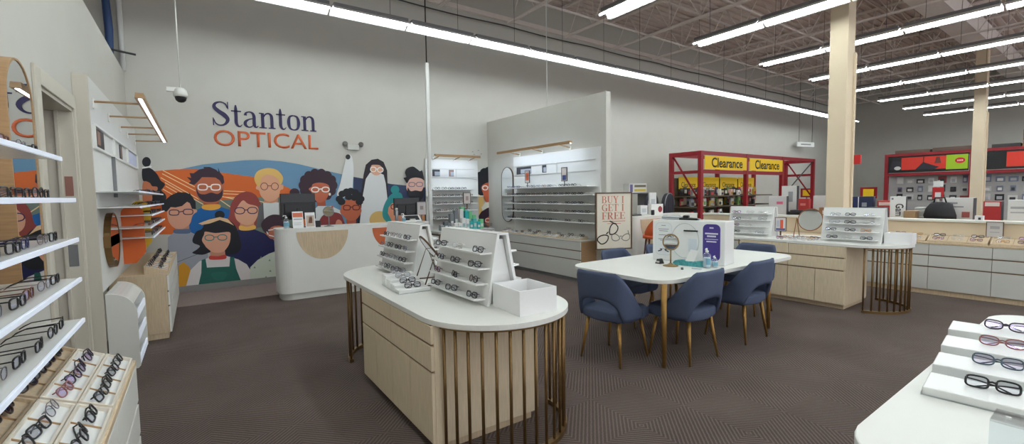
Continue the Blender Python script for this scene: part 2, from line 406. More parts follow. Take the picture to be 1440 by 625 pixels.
# ------------------------------------------------------------------ columns
def column(x, y, label, wx=0.30):
    t = thing('steel_column', label, 'column', (x, y, 0))
    MB().box(0, wx, -0.13, 0.13, 0, 5.58, None, 0.006).build('shaft', CREAM, t)
    MB().box(wx-0.05, wx+0.01, -0.16, -0.13, 1.05, 3.75, None, 0.004).build('conduit_cover', CREAM, t)
    return t
column(8.70, 3.01, 'cream steel column rising behind the round counter mirror', 0.30)
column(19.3, 3.01, 'distant cream column in front of the red shelving')
t = thing('fire_alarm', 'red fire alarm with white strobe on the cream column', 'alarm', (9.0, 2.83, 1.93))
MB().box(0, 0.05, -0.07, 0.05, 0, 0.15, None, 0.006).build('housing', col((196,32,32)), t)
MB().box(0.05, 0.085, -0.045, 0.025, 0.04, 0.10, None, 0.008).build('strobe', WHITE2, t)

# ------------------------------------------------------------------ fluorescent fixtures
def make_fixture():
    t = thing('fluorescent_fixture', 'x', 'ceiling light')
    L = 0.605
    b = MB(); b.box(-L+0.02, L-0.02, -0.065, 0.065, 0.075, 0.13, None, 0.006); b.build('housing', MGREY, t)
    b = MB()
    for s in (-1, 1):
        b.prism([(s*0.0, 0.070), (s*0.065, 0.074), (s*0.17, 0.004), (s*0.17, 0.0), (s*0.066, 0.064), (s*0.0, 0.060)], -L, L, 'x')
    b.build('reflector', REFL, t)
    for s in (-1, 1):
        MB().tube([(-L+0.03, s*0.095, 0.014), (L-0.03, s*0.095, 0.014)], 0.0165, 8).build('tube', TUBE, t)
    MB().tube([(0.3, 0, 0.125), (0.3, 0, 1.975)], 0.0035, 6).build('hanger_rod', BLACK, t)
    return t
FIX = make_fixture(); used = False
def place_fixture(x, y, rz, label, group):
    global used
    if not used:
        used = True; FIX.location = (x, y, 4.30); FIX.rotation_euler = (0, 0, rz); FIX['label'] = label; FIX['group'] = group
    else: dup(FIX, (x, y, 4.30), rz, label, group)
for k in range(19):
    x = 1.17 - 1.235 + 1.235*k
    place_fixture(x, 7.18, 0, 'white twin-tube light, %s from the left in the long row by the mural wall' % ordn(k), 'row of lights along the mural wall')
for i in range(-2, 8):  # first two rows are out of view, added to light the left side
    for k in range(7):
        x = 5.42 + 2.52*i; y = 5.12 - 0.61 - 1.235*k
        place_fixture(x, y, PI/2, 'twin-tube ceiling light, %s from the wall in the %s cross row from the left' % (ordn(k), ordn(i+2)), 'lights in the cross rows')

# ================================================================== WALL PAINTING (flat artwork on the back wall)
MUR = MB(); layer = [0]
def shape(pts, rgb, sm=True, sub=4):
    P = smooth_closed(pts, sub) if sm else pts
    layer[0] += 1
    y = YB - 0.004 - layer[0]*0.00012
    out = []
    for px, py in P:
        x, z = wall_xz(px, py, YB); out.append((x, y, max(z, 0.112)))
    MUR.poly(out, col(rgb, 0.6))
def ell(cx, cy, rx, ry, rgb, n=20):
    shape([(cx+rx*math.cos(2*PI*k/n), cy+ry*math.sin(2*PI*k/n)) for k in range(n)], rgb, False)
def line(p, q, wd, rgb):
    dx, dy = q[0]-p[0], q[1]-p[1]; l = math.hypot(dx, dy); nx, ny = -dy/l*wd/2, dx/l*wd/2
    shape([(p[0]+nx,p[1]+ny),(q[0]+nx,q[1]+ny),(q[0]-nx,q[1]-ny),(p[0]-nx,p[1]-ny)], rgb, False)
def ring(cx, cy, rx, ry, wd, rgb, sq=2.0, n=24):
    def se(a, r1, r2):
        c, s = math.cos(a), math.sin(a)
        return (cx + r1*math.copysign(abs(c)**(2/sq), c), cy + r2*math.copysign(abs(s)**(2/sq), s))
    for k in range(n):
        a, b = 2*PI*k/n, 2*PI*(k+1)/n
        shape([se(a,rx,ry), se(b,rx,ry), se(b,rx-wd,ry-wd), se(a,rx-wd,ry-wd)], rgb, False); layer[0] -= 1
    layer[0] += 1
def specs(x0, y0, x1, y1, rx, ry, wd, rgb, sq=3.0):
    wd *= 1.3; ring(x0, y0, rx, ry, wd, rgb, sq); ring(x1, y1, rx, ry, wd, rgb, sq)
    line((x0+rx-0.6, y0-0.8), (x1-rx+0.6, y1-0.8), wd, rgb)
BLUE=(104,146,178); ORG=(218,104,36); NAVY=(46,58,92); CRM=(246,214,160); DHAIR=(58,36,50); BLK=(22,24,32)
shape([(250,239),(285,231.5),(315,228.5),(345,225.5),(370,225),(395,227),(420,231),(445,237),(475,244),(500,250),(500,330),(250,330)], BLUE, False)
shape([(497,249),(520,253),(550,259),(600,264),(600,330),(497,330)], NAVY, False)
shape([(204,241.5),(222,240.5),(245,238.5),(275,238),(300,241),(330,245.5),(360,249.5),(385,256),(405,264),(420,273),(430,290),(430,330),(204,330)], ORG, False)
shape([(255,280),(290,283),(320,281),(350,279),(390,276),(420,300),(420,330),(255,330)], (112,128,116), False)
for p, q in (((229,240),(274,263)),((228,244.5),(279,271)),((226,250),(286,284)),((232,257),(290,290)),((233,262),(268,282)),((229,266),(255,281)),((306,279),(325,292)),((310,276),(340,283))):
    line(p, q, 1.1, CRM)
for p, q in (((311,268.5),(345,270)),((311,272.5),(342,274)),((312,277),(338,279)),((340,277),(372,285))): line(p, q, 1.0, CRM)
# far left woman with a bun, partly behind the display
ell(206, 228, 6.2, 7, BLK)
shape([(201,236),(212,237),(221,245),(226,254),(232,259),(229,265),(227,268),(233,274),(233,281),(222,290),(212,288),(214,268),(204,258),(200,250)], BLK)
line((200,236.5),(213,234.5), 2.0, (236,236,232))
shape([(201,257),(210,257),(214,262),(221,263),(221,268),(214,270),(214,282),(206,286),(201,284)], (206,122,82))
# bearded man with white glasses
shape([(258,350),(263,320),(272,298),(286,291),(310,291),(328,297),(340,320),(340,350)], (0,96,164), False)
shape([(286,280),(308,280),(308,290),(286,290)], (168,86,58), False)
shape([(285,289),(297,287.5),(309,288),(309,293),(297,296),(285,294)], (238,172,66))
shape([(275,262),(279,250),(296,246),(312,251),(315,262),(313,276),(306,285),(297,287),(286,285),(277,277)], (192,104,70))
shape([(276,264),(280,272),(288,273.5),(297,271),(306,273),(312,268),(312.5,263),(313,275),(307,282.5),(297,284.5),(286,283),(278,275)], DHAIR)
shape([(262.5,249),(269,250.5),(266.5,243.5),(272,244),(280,238.5),(287,237),(286,235),(295,235),(304,239),(307,242),(306.5,235.5),(309.5,243),(314,248),(315.5,257),(312,260),(309,254),(303,250),(294,249.5),(284,249.5),(278,256),(273,260.5),(265,258),(268.5,255)], DHAIR, False)
specs(285.0, 263.4, 303.2, 263.6, 7.3, 4.9, 1.3, (240,238,232))
# man with black hair and grey sweater
shape([(236,400),(236,334),(247,325),(262,324),(280,332),(292,350),(294,402)], (160,164,174), False)
shape([(246,316),(266,316),(266,325),(247,326)], (206,140,112), False)
shape([(245,323),(256,322.5),(267,322.5),(267,328),(256,329),(245,328)], (92,110,140))
shape([(235,292),(235.5,306),(239,315),(246,321),(257,322),(267,315),(271,303),(277,298),(276,295),(272,294),(270,284),(250,282),(238,286)], (224,164,136))
shape([(228,296),(227,286),(233,281),(240,275),(250,270.5),(262,271),(266,273),(265,270),(270,276),(275,284),(275.5,294),(270,294),(267,286),(263,284),(256,290),(247,292),(240,291.5),(234.5,298)], BLK, False)
specs(244.8, 299.2, 264.6, 298.2, 7.4, 4.4, 1.0, (66,40,74))
line((244,371),(292,352), 0.7, (92,94,102))
# red haired woman with navy sweater
shape([(322,305),(324,290),(330,278),(340,271),(350,270),(360,275),(367,288),(372,300),(376,310),(371,318),(358,321),(335,323),(325,322),(316,311)], (150,62,54))
shape([(300,400),(304,345),(318,330),(337,323),(358,323),(378,331),(392,345),(392,400)], (28,32,84), False)
shape([(338,312),(357,312),(358,322),(337,322)], (214,146,114), False)
shape([(337,317.5),(347,319),(358,317),(359,322),(348,324.5),(337,323.5)], (240,184,88))
shape([(330,298),(334,291),(341.5,282),(349,287),(362,291),(363,300),(360,309),(355,315),(347,317),(338,314),(332,308)], (226,168,138))
specs(337.2, 296.6, 355.0, 296.2, 7.4, 5.1, 1.0, (58,36,80), 2.3)
# blond man with round glasses
shape([(360,320),(364,290),(371,285),(392,285),(398,292),(404,320)], (98,98,100), False)
shape([(370,285.5),(380,284),(392,285),(393,320),(372,320)], (214,218,216), False)
shape([(372,276),(390,276),(391,284),(381,286),(371,285)], (206,142,112), False)
shape([(364,258),(366,249),(380,246),(392,252),(394,260),(398,260),(398,266),(394,268),(392,277),(384,283),(375,283),(367,276),(364,268),(360,266),(361,261)], (226,168,134))
shape([(357.5,251),(360,243.5),(366,239),(377,236.5),(389,239),(396,246),(398,252),(395,260),(392.5,257),(391,252),(384,247.5),(375,246),(368,250),(366,258),(364,262),(360,259)], (226,184,104))
ring(371.5, 262.4, 5.4, 5.4, 0.9, (92,34,46)); ring(386.4, 262.4, 5.4, 5.4, 0.9, (92,34,46)); line((376.5,261.6),(381.2,261.6), 0.9, (92,34,46))
# man low by the desk, white glasses
shape([(350,402),(352,376),(362,366),(378,357),(392,352),(392,402)], (214,222,206), False)
for c in ((367,362),(379,366),(358,376),(380,381),(374,390)): shape([(c[0]-1.6,c[1]+1.4),(c[0]+1.6,c[1]+1.4),(c[0],c[1]-1.6)], (120,150,130), False)
shape([(371,327),(377,320),(392,317),(402,318),(404,340),(380,336)], (186,106,78), False)
shape([(367,316),(372,308),(380,303),(388,302),(397,304),(403,311),(404,320),(392,317.5),(381,320),(376,328),(371,326)], DHAIR)
line((375,326),(377,330),1.4,(238,238,232)); line((377,324),(386,323),1.4,(238,238,232)); line((378,331),(386,333),1.4,(238,238,232))
# curly haired woman with green overalls
shape([(271,336),(276,326),(284,322),(290,311),(305,306),(320,309),(331,318),(337,335),(339,348),(332,357),(318,358),(300,354),(285,358.5),(270.5,356),(277,351),(281,346),(272,342)], BLK)
ell(309, 302.5, 7, 6, BLK)
shape([(279,314.5),(294,309),(309,305.5),(320,308),(329,317.5),(322,314),(309,309.5),(295,314.5),(284,316.5)], (236,196,150), False)
shape([(252,404),(251,374),(258,369),(266,375),(271,390),(273,404)], (224,160,36), False)
shape([(262,404),(268,380),(280,368),(295,362),(318,360),(335,365),(347,372),(352,380),(352,404)], (232,226,224), False)
shape([(296,350),(316,350),(317,361),(296,362)], (202,142,114), False)
shape([(295,360),(306,360.5),(317,358.5),(317.5,364),(306,365.5),(295,365)], (206,66,56))
shape([(284,338),(287,330),(289,326),(303,328),(322,326.5),(324,333),(323,341),(319,349),(312,355),(300,355),(291,349),(288,345)], (226,166,138))
specs(294.5, 334.6, 312.6, 334.2, 7.0, 4.5, 1.0, (70,130,122), 2.3)
shape([(279.5,404),(283,384),(283.5,366),(289,364),(291,376.5),(322.5,375),(323.5,362),(329,361.5),(332,378),(339,404)], (30,104,92), False)
shape([(298,384),(318,383),(317,391),(312,394),(303,394),(299,391)], (38,114,100))
# woman with big dark hair and white glasses
ell(414, 271, 7, 6, DHAIR)
for k in range(14):
    a = 2*PI*k/14; ell(447+21*math.cos(a), 261+17*math.sin(a), 6.5, 7, DHAIR, 14)
ell(447, 261, 22, 20, DHAIR)
shape([(428,320),(436,300),(447,290),(466,290),(478,296),(484,320)], (208,214,214), False)
shape([(445,276),(457,276),(458,290),(446,290)], (176,86,58), False)
shape([(434,266),(438,263),(440,259),(450,257),(461,260),(463,267),(461,276),(456,283),(448,285),(441,279),(438,271)], (194,102,70))
specs(443.0, 267.0, 457.6, 266.8, 5.9, 4.2, 1.3, (240,238,230), 2.2)
ell(463.5, 273.5, 1.6, 2.0, (240,236,226))
shape([(463,292),(468,289),(469,300),(464,300)], (200,92,58), False)
shape([(446,330),(450,308),(460,300),(472,299),(481,305),(484,330)], (136,50,50))
shape([(470,330),(472,313),(476,309),(481,314),(481,330)], (216,140,112))
# pale figure with a raised sleeve: a plain generic hooded person
shape([(474,276),(478,258),(484,232),(487,221),(491,218),(495,222),(497,238),(496,256),(493,276)], (226,228,228))
ell(489, 221, 3.4, 3.6, (34,32,36))
shape([(502,330),(506,282),(511,246),(514,232),(522,225),(531,223.5),(539,228),(544,240),(545,272),(546,330)], (40,34,42), False)
shape([(504,330),(509,280),(514,252),(520,243),(530,242),(539,246),(542,258),(545,285),(549,330)], (224,226,226), False)
ell(529, 238, 8.5, 9, (222,168,140)); 
shape([(518,236),(521,228),(530,226),(538,231),(540,239),(534,233),(526,232),(521,233)], (40,34,42))
specs(524.5, 238.5, 534.5, 239.2, 4.4, 3.8, 0.9, (240,240,236), 2.4)
# boy with curly black hair
shape([(476,330),(480,318),(488,314),(500,314),(508,320),(510,330)], (206,208,206), False)
shape([(487,306),(500,306),(501,320),(487,320)], (170,84,54), False)
shape([(479,292),(480,284),(492,281),(505,284),(506.5,291),(508,297),(504,305),(498,310),(489,310),(483,304),(478,299)], (192,100,66))
for c in ((477,280),(481,273),(487,270),(493,269),(499,271),(504,275),(507,280),(480,284),(505,284),(490,277),(498,278)): ell(c[0], c[1], 5.4, 4.8, BLK, 12)
specs(487.4, 292.4, 500.4, 292.2, 5.4, 3.9, 1.0, (96,32,36), 3)
# blond child, teal haired woman, bearded man
ell(533, 309.5, 14, 12.5, (222,184,112)); shape([(522,330),(526,316),(540,316),(544,330)], (224,170,140), False)
ell(555, 267, 6, 6, (40,142,144))
shape([(538,306),(538,294),(544,280),(552,272),(562,271),(566,280),(562,300),(558,330),(548,330),(544,314)], (40,142,144))
shape([(546,292),(551,286),(570,284),(572,330),(556,330),(550,310),(545,300)], (222,150,116), False)
specs(553, 291, 563, 291, 4.2, 3.8, 1.0, (110,44,40), 3)
shape([(568,330),(571,284),(578,276),(592,276),(601,288),(601,330)], (62,60,74), False)
shape([(586,330),(588,292),(596,290),(598,330)], (220,150,90), False)
shape([(573,256),(575,250),(584,249),(594,252),(594,270),(584,275),(574,270),(571,266),(571,260)], (222,176,160))
shape([(573,264),(577,269),(584,268),(592,269),(595,264),(595,276),(590,283),(584,286),(577,280),(573,272)], BLK)
shape([(567,250.5),(571,249),(569,243),(572,237),(580,234.5),(586,238),(590,241),(593,240),(595,247),(596,254),(592,251.5),(584,250),(576,252),(572,258),(569,254)], BLK)
specs(578.6, 259.8, 589.4, 259.6, 4.8, 3.4, 0.8, (120,110,130), 3)
# right group, up to the partition
MURAL = thing('wall_mural', 'colourful painted mural of people in glasses on the back wall', 'mural')
MUR.build('painted_crowd', None, MURAL)
MUR = MB()
shape([(664,282),(668,272),(676,268),(680,280),(679,300),(674,312),(664,330)], (224,184,112), False)
for c in ((671,256),(675,248),(681,243),(687,241),(692,241),(673,263),(680,255),(688,250),(677,269),(694,248)): ell(c[0], c[1], 7, 6.5, BLK, 14)
shape([(676,264),(680,259),(690,256),(696,258),(696,284),(684,285),(680,278),(678,270)], (196,96,60))
specs(681.5, 264.5, 691.5, 263.5, 4.2, 3.6, 1.1, (240,238,230), 2.3)
shape([(676,292),(682,285),(698,283),(698,300),(678,297)], (226,222,206), False)
shape([(671,306),(676,298),(684,293),(692,290),(698,292),(698,330),(682,330),(678,318),(679,308),(674,309)], DHAIR, False)
shape([(681,312),(686,305),(698,301),(698,318),(686,318)], (198,92,66))
specs(685, 310, 693, 309, 3.8, 3.2, 1.0, (236,200,190), 2.3)
MUR.build('painted_pair', None, MURAL)
MUR = MB()
for p in ((664,214),(672,212),(676,217),(666,217.5)):
    shape([(p[0]-1.5,p[1]+0.6),(p[0],p[1]-0.8),(p[0]+1.5,p[1]+0.6),(p[0],p[1])], (70,70,72), False)
MUR.build('painted_birds', None, MURAL)

# wall sign: serif word over sans word
x0, z0 = 0.27, 2.745
t = thing('wall_sign', 'navy and orange lettering sign high on the mural wall', 'sign', (0.275, YB-0.002, 2.40))
serif_mb('Stanton', 1.62, 0.40, 0.008).build('serif_lettering', col((44,36,84)), t, (0, 0, 0.335))
text_mb('OPTICAL', 1.62, 0.265, 0.002, 0.008).build('sans_lettering', col((216,106,62)), t, (0.005, 0, 0))

# ================================================================== EYEGLASSES
GSTY = {  # colour word, shape word, rgb, half width, half height, squareness, cat-eye lift, tube radius, lens
 'bk': ('black', 'rectangular', (24,22,26), .0255, .0180, 3.6, .0, .0031, 'LENS'),
 'br': ('black', 'round', (28,26,28), .0235, .0215, 2.0, .0, .0028, 'LENS'),
 'tt': ('brown', 'rectangular', (104,64,42), .0255, .0185, 3.0, .0, .0027, 'LENSP'),
 'nv': ('navy', 'rectangular', (40,46,92), .0255, .0180, 3.4, .0, .0026, 'LENS'),
 'gm': ('grey metal', 'oval', (112,108,116), .0255, .0190, 2.4, .0, .0016, 'LENS'),
 'pc': ('black', 'cat-eye', (36,20,44), .0260, .0185, 2.5, .006, .0027, 'LENSP'),
 'pk': ('pink-brown', 'oval', (150,92,88), .0255, .0180, 2.5, .003, .0026, 'LENSP'),
 'bl': ('blue-grey', 'rectangular', (70,88,104), .0260, .0180, 2.9, .002, .0026, 'LENSP'),
 'cl': ('clear', 'rectangular', (206,200,190), .0255, .0185, 3.0, .0, .0024, 'LENS'),
 'gd': ('amber', 'rectangular', (206,150,74), .0255, .0170, 3.2, .0, .0028, 'LENS'),
 'sn': ('dark brown', 'sun', (48,34,32), .0275, .0225, 2.6, .002, .0030, 'LENSD'),
}
GPROTO = {}
def make_glasses(sty, kind):
    cw, sw, rgb, hw, hh, sq, lift, r, ln = GSTY[sty]
    fm = mat('frame_' + sty, rgb, 0.3, 0.35 if sty == 'gm' else 0.0, var=0.0)
    lm = MATS[{'LENS': 'clear_lens', 'LENSP': 'coated_lens', 'LENSD': 'dark_lens'}[ln]]
    far = kind.startswith('far')
    n = 12 if far else 22; tn = 4 if far else 6
    cy = hw + 0.0085
    X = lambda y: -1.1*y*y
    def rim(s):
        P = []
        for k in range(n):
            a = 2*PI*k/n; c, d = math.cos(a), math.sin(a)
            y = hw*math.copysign(abs(c)**(2/sq), c); z = hh*math.copysign(abs(d)**(2/sq), d)
            if z > 0: z += lift*max(0, y/hw)
            P.append((X(s*(cy+y)), s*(cy+y), z+hh))
        return P
    fr = MB()
    for s in (-1, 1):
        P = rim(s); fr.tube(P, r*(1.7 if far else 1), tn, True)
    fr.tube([(X(.006), -.0095, hh*1.25), (X(0)+.001, 0, hh*1.38), (X(.006), .0095, hh*1.25)], r, tn)
    yo = cy + hw; zt = hh*1.55 + lift
    def temple(s):
        t = MB()
        if kind in ('folded', 'farf'):
            o = -.011 - (.006 if s > 0 else 0)
            t.tube([(X(yo)+.001, s*(yo-.003), zt), (X(yo)+o, s*(yo-.002), zt), (o-.004, s*(yo-.03), zt-.002), (o-.004, -s*(yo-.05), zt-.010), (o-.003, -s*(yo-.018), zt-.024)], [r*.9, r*.9, r*.8, r*.8, r*.9], tn)
        else:
            t.tube([(X(yo)+.001, s*(yo-.002), zt), (X(yo)-.008, s*(yo+.001), zt), (-.055, s*(yo+.002), zt-.002), (-.100, s*(yo-.001), zt-.004), (-.122, s*(yo-.005), zt-.014), (-.138, s*(yo-.009), .003)], [r*.9, r*.9, r*.75, r*.75, r*.95, r*.8], tn)
        return t
    if far:
        for s in (-1, 1):
            t = temple(s)
            me = bpy.data.meshes.new('t'); t.bm.to_mesh(me); t.bm.free(); fr.bm.from_mesh(me); bpy.data.meshes.remove(me)
        return fr.build('eyeglasses', fm)
    root = thing('eyeglasses', 'x', 'glasses')
    fr.build('frame_front', fm, root)
    for s in (-1, 1):
        P = rim(s); b = MB(); b.poly([(p[0]-.0004, p[1], p[2]) for p in P]); b.build('lens', lm, root)
        temple(s).build('temple', fm, root)
    return root
def glasses(sty, loc, rz, place, group, kind='open', tilt=0.0):
    cw, sw = GSTY[sty][:2]
    lab = ('%s %s glasses, %s' % (cw, sw, place)).replace('sun glasses', 'sunglasses')
    key = (sty, kind)
    if key not in GPROTO:
        o = make_glasses(sty, kind); GPROTO[key] = o
        o['label'] = lab; o['category'] = 'glasses'; o['group'] = group
        o.location = loc; o.rotation_euler = (0, tilt, rz); return o
    return dup(GPROTO[key], loc, rz, lab, group, (0, tilt, rz))
RS = random.Random(11)
def pick(opts): return RS.choice(opts)

# ================================================================== NEAR LEFT WALL: glow-edged shelves, trays, mirror
SY0, SY1 = 0.9, 2.88
o = MB().box(XL+0.001, XL+0.016, SY0, 3.10, 0.78, 2.25, None, 0.003).build('shelf_backboard', CREAM)
tag(o, 'cream backboard behind the near left glass-white shelves', 'board')
ZS = [1.718, 1.530, 1.345, 1.158, 0.963]
for k, z in enumerate(ZS):
    x1 = -0.502 if k == 0 else -0.470
    y1 = 2.86 if k == 0 else SY1
    t = thing('display_shelf', 'white glow-edged wall shelf at the near left, %s from the top' % ordn(k), 'shelf', (0, 0, z), 0, 'near left wall shelves')
    MB().box(XL+0.017, x1, SY0, y1, -0.010, 0.0, None, 0.002).build('board', WHITE2, t)
    MB().box(x1-0.0005, x1+0.010, SY0, y1, -0.016, 0.003, None, 0.002).build('front_lip', mat('glow_lip', (226,236,252), 0.3, var=0.0, emit=.28), t)  # faint glow added to the white lip so it reads brighter
    for j in range(5):
        y = y1 - 0.13 - 0.185*j + RS.uniform(-.012, .012)
        st = ['bk','nv','gm','bk','tt','br','bk','bk','gm'][(j*2+k*3) % 9]
        glasses(st, (x1-0.035-RS.uniform(0,.02), y, z+.003), RS.uniform(-.10,.10), '%s from the far end on %s near-left shelf from top' % (ordn(j), ordn(k)), 'glasses on the near left shelves')
# floor cabinet with drawers below
def cabinet(name, label, x0, x1, y0, y1, z1, ncol, front='x+', side=WOOD, fr=WHITE, split=(0.50, 0.335), toe=0.06, top=WOOD, group=None, plinth=None):
    """cabinet along y with fronts facing +x or -x"""
    t = thing(name, label, 'cabinet', ((x0+x1)/2, (y0+y1)/2, 0), 0, group)
    cx, cy = (x0+x1)/2, (y0+y1)/2; W = (x1-x0)/2; Lh = (y1-y0)/2
    s = 1 if front == 'x+' else -1
    b = MB(); b.box(-W if s > 0 else -W+0.02, W-0.02 if s > 0 else W, -Lh, Lh, toe, z1-0.025, None, 0.002); b.build('carcass', side, t)
    b = MB(); b.box(-W+0.03, W-0.03, -Lh+0.01, Lh-0.01, 0, toe); b.build('plinth', plinth or side, t)
    MB().box(-W, W, -Lh, Lh, z1-0.025, z1, None, 0.002).build('top', top, t)
    b = MB(); fx0, fx1 = (W-0.022, W-0.012) if s > 0 else (-W+0.012, -W+0.022)
    b.box(fx0, fx1, -Lh+0.006, Lh-0.006, toe+0.01, z1-0.03); b.build('finger_rail', mat('rail_brown', (122,98,76), 0.5, var=0.03), t)
    zz = [z1-0.03] + [z for z in split] + [toe]
    for c in range(ncol):
        a = -Lh + 2*Lh*c/ncol + 0.003; e = -Lh + 2*Lh*(c+1)/ncol - 0.003
        for q in range(len(zz)-1):
            nm = 'drawer' if q < len(zz)-2 else 'door'
            X0, X1 = (W-0.018, W) if s > 0 else (-W, -W+0.018)
            MB().box(X0, X1, a, e, zz[q+1]+0.006, zz[q]-0.012 if q else zz[q], None, 0.002).build(nm, fr, t)
    return t
cabinet('drawer_cabinet', 'white fronted oak cabinet under the near left trays', XL+0.002, -0.290, 0.9, 2.90, 0.715, 3, 'x+')
def tray(x0, x1, y0, y1, z, label, group, nd=3, slant=0.05, face=1, bed=WHITE2, rail=WOOD):
    """sloping tray: oak rails round a white bed with dividers; runs along y, lower edge toward +x (face=1) or -x"""
    t = thing('frame_tray', label, 'tray', ((x0+x1)/2, (y0+y1)/2, z), 0, group)
    W = (x1-x0)/2; L = (y1-y0)/2
    lo, hi = 0.022, 0.022+slant
    zl, zr = (hi, lo) if face > 0 else (lo, hi)
    for s in (-1, 1):
        y = s*(L-0.006)
        MB().prism([(-W, 0), (W, 0), (W, zr), (-W, zl)], y-0.006, y+0.006, 'y').build('end_rail', rail, t)
    MB().prism([(-W+.008, 0), (W-.008, 0), (W-.008, zr-.012), (-W+.008, zl-.012)], -L+.012, L-.012, 'y').build('bed', bed, t)
    MB().box(-W, -W+0.008, -L+.012, L-.012, 0, zl).build('long_rail', rail, t)
    MB().box(W-0.008, W, -L+.012, L-.012, 0, zr).build('long_rail', rail, t)
    for d in range(1, nd+1):
        y = -L + 2*L*d/(nd+1)
        MB().prism([(-W+.008, zl-.012), (W-.008, zr-.012), (W-.008, zr-.006), (-W+.008, zl-.006)], y-0.002, y+0.002, 'y').build('divider', WOODT, t)
    return t
TRN = ['front', 'middle', 'rear']
for c in range(3):
    for g in range(3):
        y1 = 2.86 - 0.645*g; y0 = y1 - 0.625
        x1 = -0.298 - 0.098*c; x0 = x1 - 0.094
        z = 0.7155
        if c:
            tag(MB().box(x0+.002, x1-.002, y0+.003, y1-.003, 0, 0.045*c-.001, None, 0.002).build('tray_riser', WOOD, None, (0, 0, z)), 'oak riser block under the %s tray, %s back from the far end' % (TRN[c], ordn(g)), 'riser', 'tray risers')
        tray(x0, x1, y0, y1, z+0.045*c, 'sloped oak tray of glasses, %s row on near left cabinet, %s from far end' % (TRN[c], ordn(g)), 'near left trays', 3, 0.045, 1, WHITE2 if c < 2 else WOOD, WOOD if c == 2 else mat('bleached_rail', (228,219,203), .5, var=.04))
        for j in range(4):
            y = y1 - 0.085 - 0.152*j + RS.uniform(-.008, .008)
            st = pick(['sn']) if c == 2 else pick(['bk','pc','br','gm','pk','tt','bk'])
            glasses(st, ((x0+x1)/2+0.014, y, z+0.045*c+0.036), RS.uniform(-.2,.2), '%s from the far end in %s near-left tray row' % (ordn(g*4+j), TRN[c]), 'glasses in the near left trays', 'folded', -0.5)
def pill(h, w, n=14):
    r = w/2; pts = []
    for k in range(n+1): a = PI*k/n; pts.append((r*math.cos(a), h-r+r*math.sin(a)))
    for k in range(n+1): a = PI + PI*k/n; pts.append((r*math.cos(a), r+r*math.sin(a)))
    return pts
def pill_mirror(label, x, y, z, w, h, face, frame=WOODT, d=0.045, group=None):
    """capsule shaped wall mirror on a wall at x, facing +x (face=1) or -x"""
    t = thing('wall_mirror', label, 'mirror', (x, y, z), 0, group)
    def inset(k): return [(u*(1-2*k/w), h/2+(v-h/2)*(1-2*k/h)) for u, v in pill(h, w)]
    O, I = pill(h, w), inset(.011)
    b = MB(); A, B = [[b.bm.verts.new((xx*face, u, v)) for u, v in O] for xx in (0, d)]; Cc, D = [[b.bm.verts.new((xx*face, u, v)) for u, v in I] for xx in (d, d-.012)]
    n = len(O)
    for P, Q in ((A, B), (B, Cc), (Cc, D)):
        for k in range(n): b.bm.faces.new((P[k], P[(k+1)%n], Q[(k+1)%n], Q[k]))
    b.build('frame', frame, t)
    b = MB(); b.prism([(u, v) for u, v in I], *sorted((face*0.001, face*(d-.004))), 'x'); b.build('glass', MIRROR, t)
    return t
pill_mirror('tall rounded mirror in oak frame between near shelves and doorway', XL+0.001, 3.36, 0.94, 0.44, 1.31, 1, WOODT, .085)

# ================================================================== SECOND LEFT WALL DISPLAY (beyond the doorway)
PF = -0.705
t = thing('wall_display', 'tall white lit panel of shelves on the left wall past the doorway', 'display', (XL, 5.18, 0))
MB().box(0.001, PF-XL, 0, 3.60, 0.72, 2.58, None, 0.003).build('backboard', WALLW, t)
MB().box(0.001, PF-XL+0.004, -0.02, 0, 0.0, 2.58, None, 0.002).build('edge_strip', TRIMP, t)
def arm_light(name, label, x0, x1, ys, ybars, z, face, group=None):
    """oak light bars held out from a wall by slim rods; x0 is the wall face, x1 the bar"""
    t = thing(name, label, 'light', (x0, ys[0], z), 0, group)
    for y in ys:
        MB().tube([(0.0, y-ys[0], 0), (x1-x0, y-ys[0], 0.012)], 0.010, 8).build('arm', WOODT, t)
        MB().box(*sorted((0.0, face*0.012)), y-ys[0]-.02, y-ys[0]+.02, -.06, .03, None, .003).build('wall_plate', WHITE, t)
    for a, e in ybars:
        p = MB().prism([(x1-x0-.035, .0), (x1-x0+.035, .0), (x1-x0+.028, .045), (x1-x0-.028, .045)], a-ys[0], e-ys[0], 'y').build('bar', WOODT, t)
        MB().box(x1-x0-.012, x1-x0+.012, a-ys[0]+.03, e-ys[0]-.03, -.004, .0).build('led_strip', LED, p)
    return t
arm_light('arm_light', 'oak light bar on slim arms above the left wall display', PF, -0.355, [5.35, 6.20, 7.05, 7.75, 8.60], [(4.98, 7.55), (7.60, 8.62)], 2.385, 1)
# shallow display boxes along the panel
t = thing('poster_rail', 'long white poster rail with small dark pictures on the left wall', 'rail', (PF, 5.25, 1.97))
MB().box(0, .02, 0, 3.4, 0, .02).build('ledge', WHITE, t); MB().box(0, .02, 0, 3.4, .20, .22).build('ledge', WHITE, t)
for k, y in enumerate((0, 1.12, 2.25, 3.38)): MB().box(0, .022, y, y+.02, .02, .20).build('divider', WHITE, t)
for y0_, y1_, c in ((.10,.52,(40,38,42)), (1.62,1.80,(60,60,66))):
    p = MB().box(.001, .008, y0_, y1_, .03, .19).build('picture', col(c), t)
    MB().box(.0082, .010, y0_+.15*(y1_-y0_), y0_+.5*(y1_-y0_), .05, .17).build('picture_figure', col((150,110,90)), p)
MB().box(.001, .006, 2.29, 3.36, .03, .19).build('blank_card', col((205,212,236)), t)
tag(MB().box(0, .03, 0, .03, 0, .42, None, .003).build('upright_strip', MGREY, None, (PF, 6.22, 1.55)), 'short grey upright strip below the poster rail', 'strip')
ZU = [1.60, 1.46, 1.35, 1.225, 1.10]
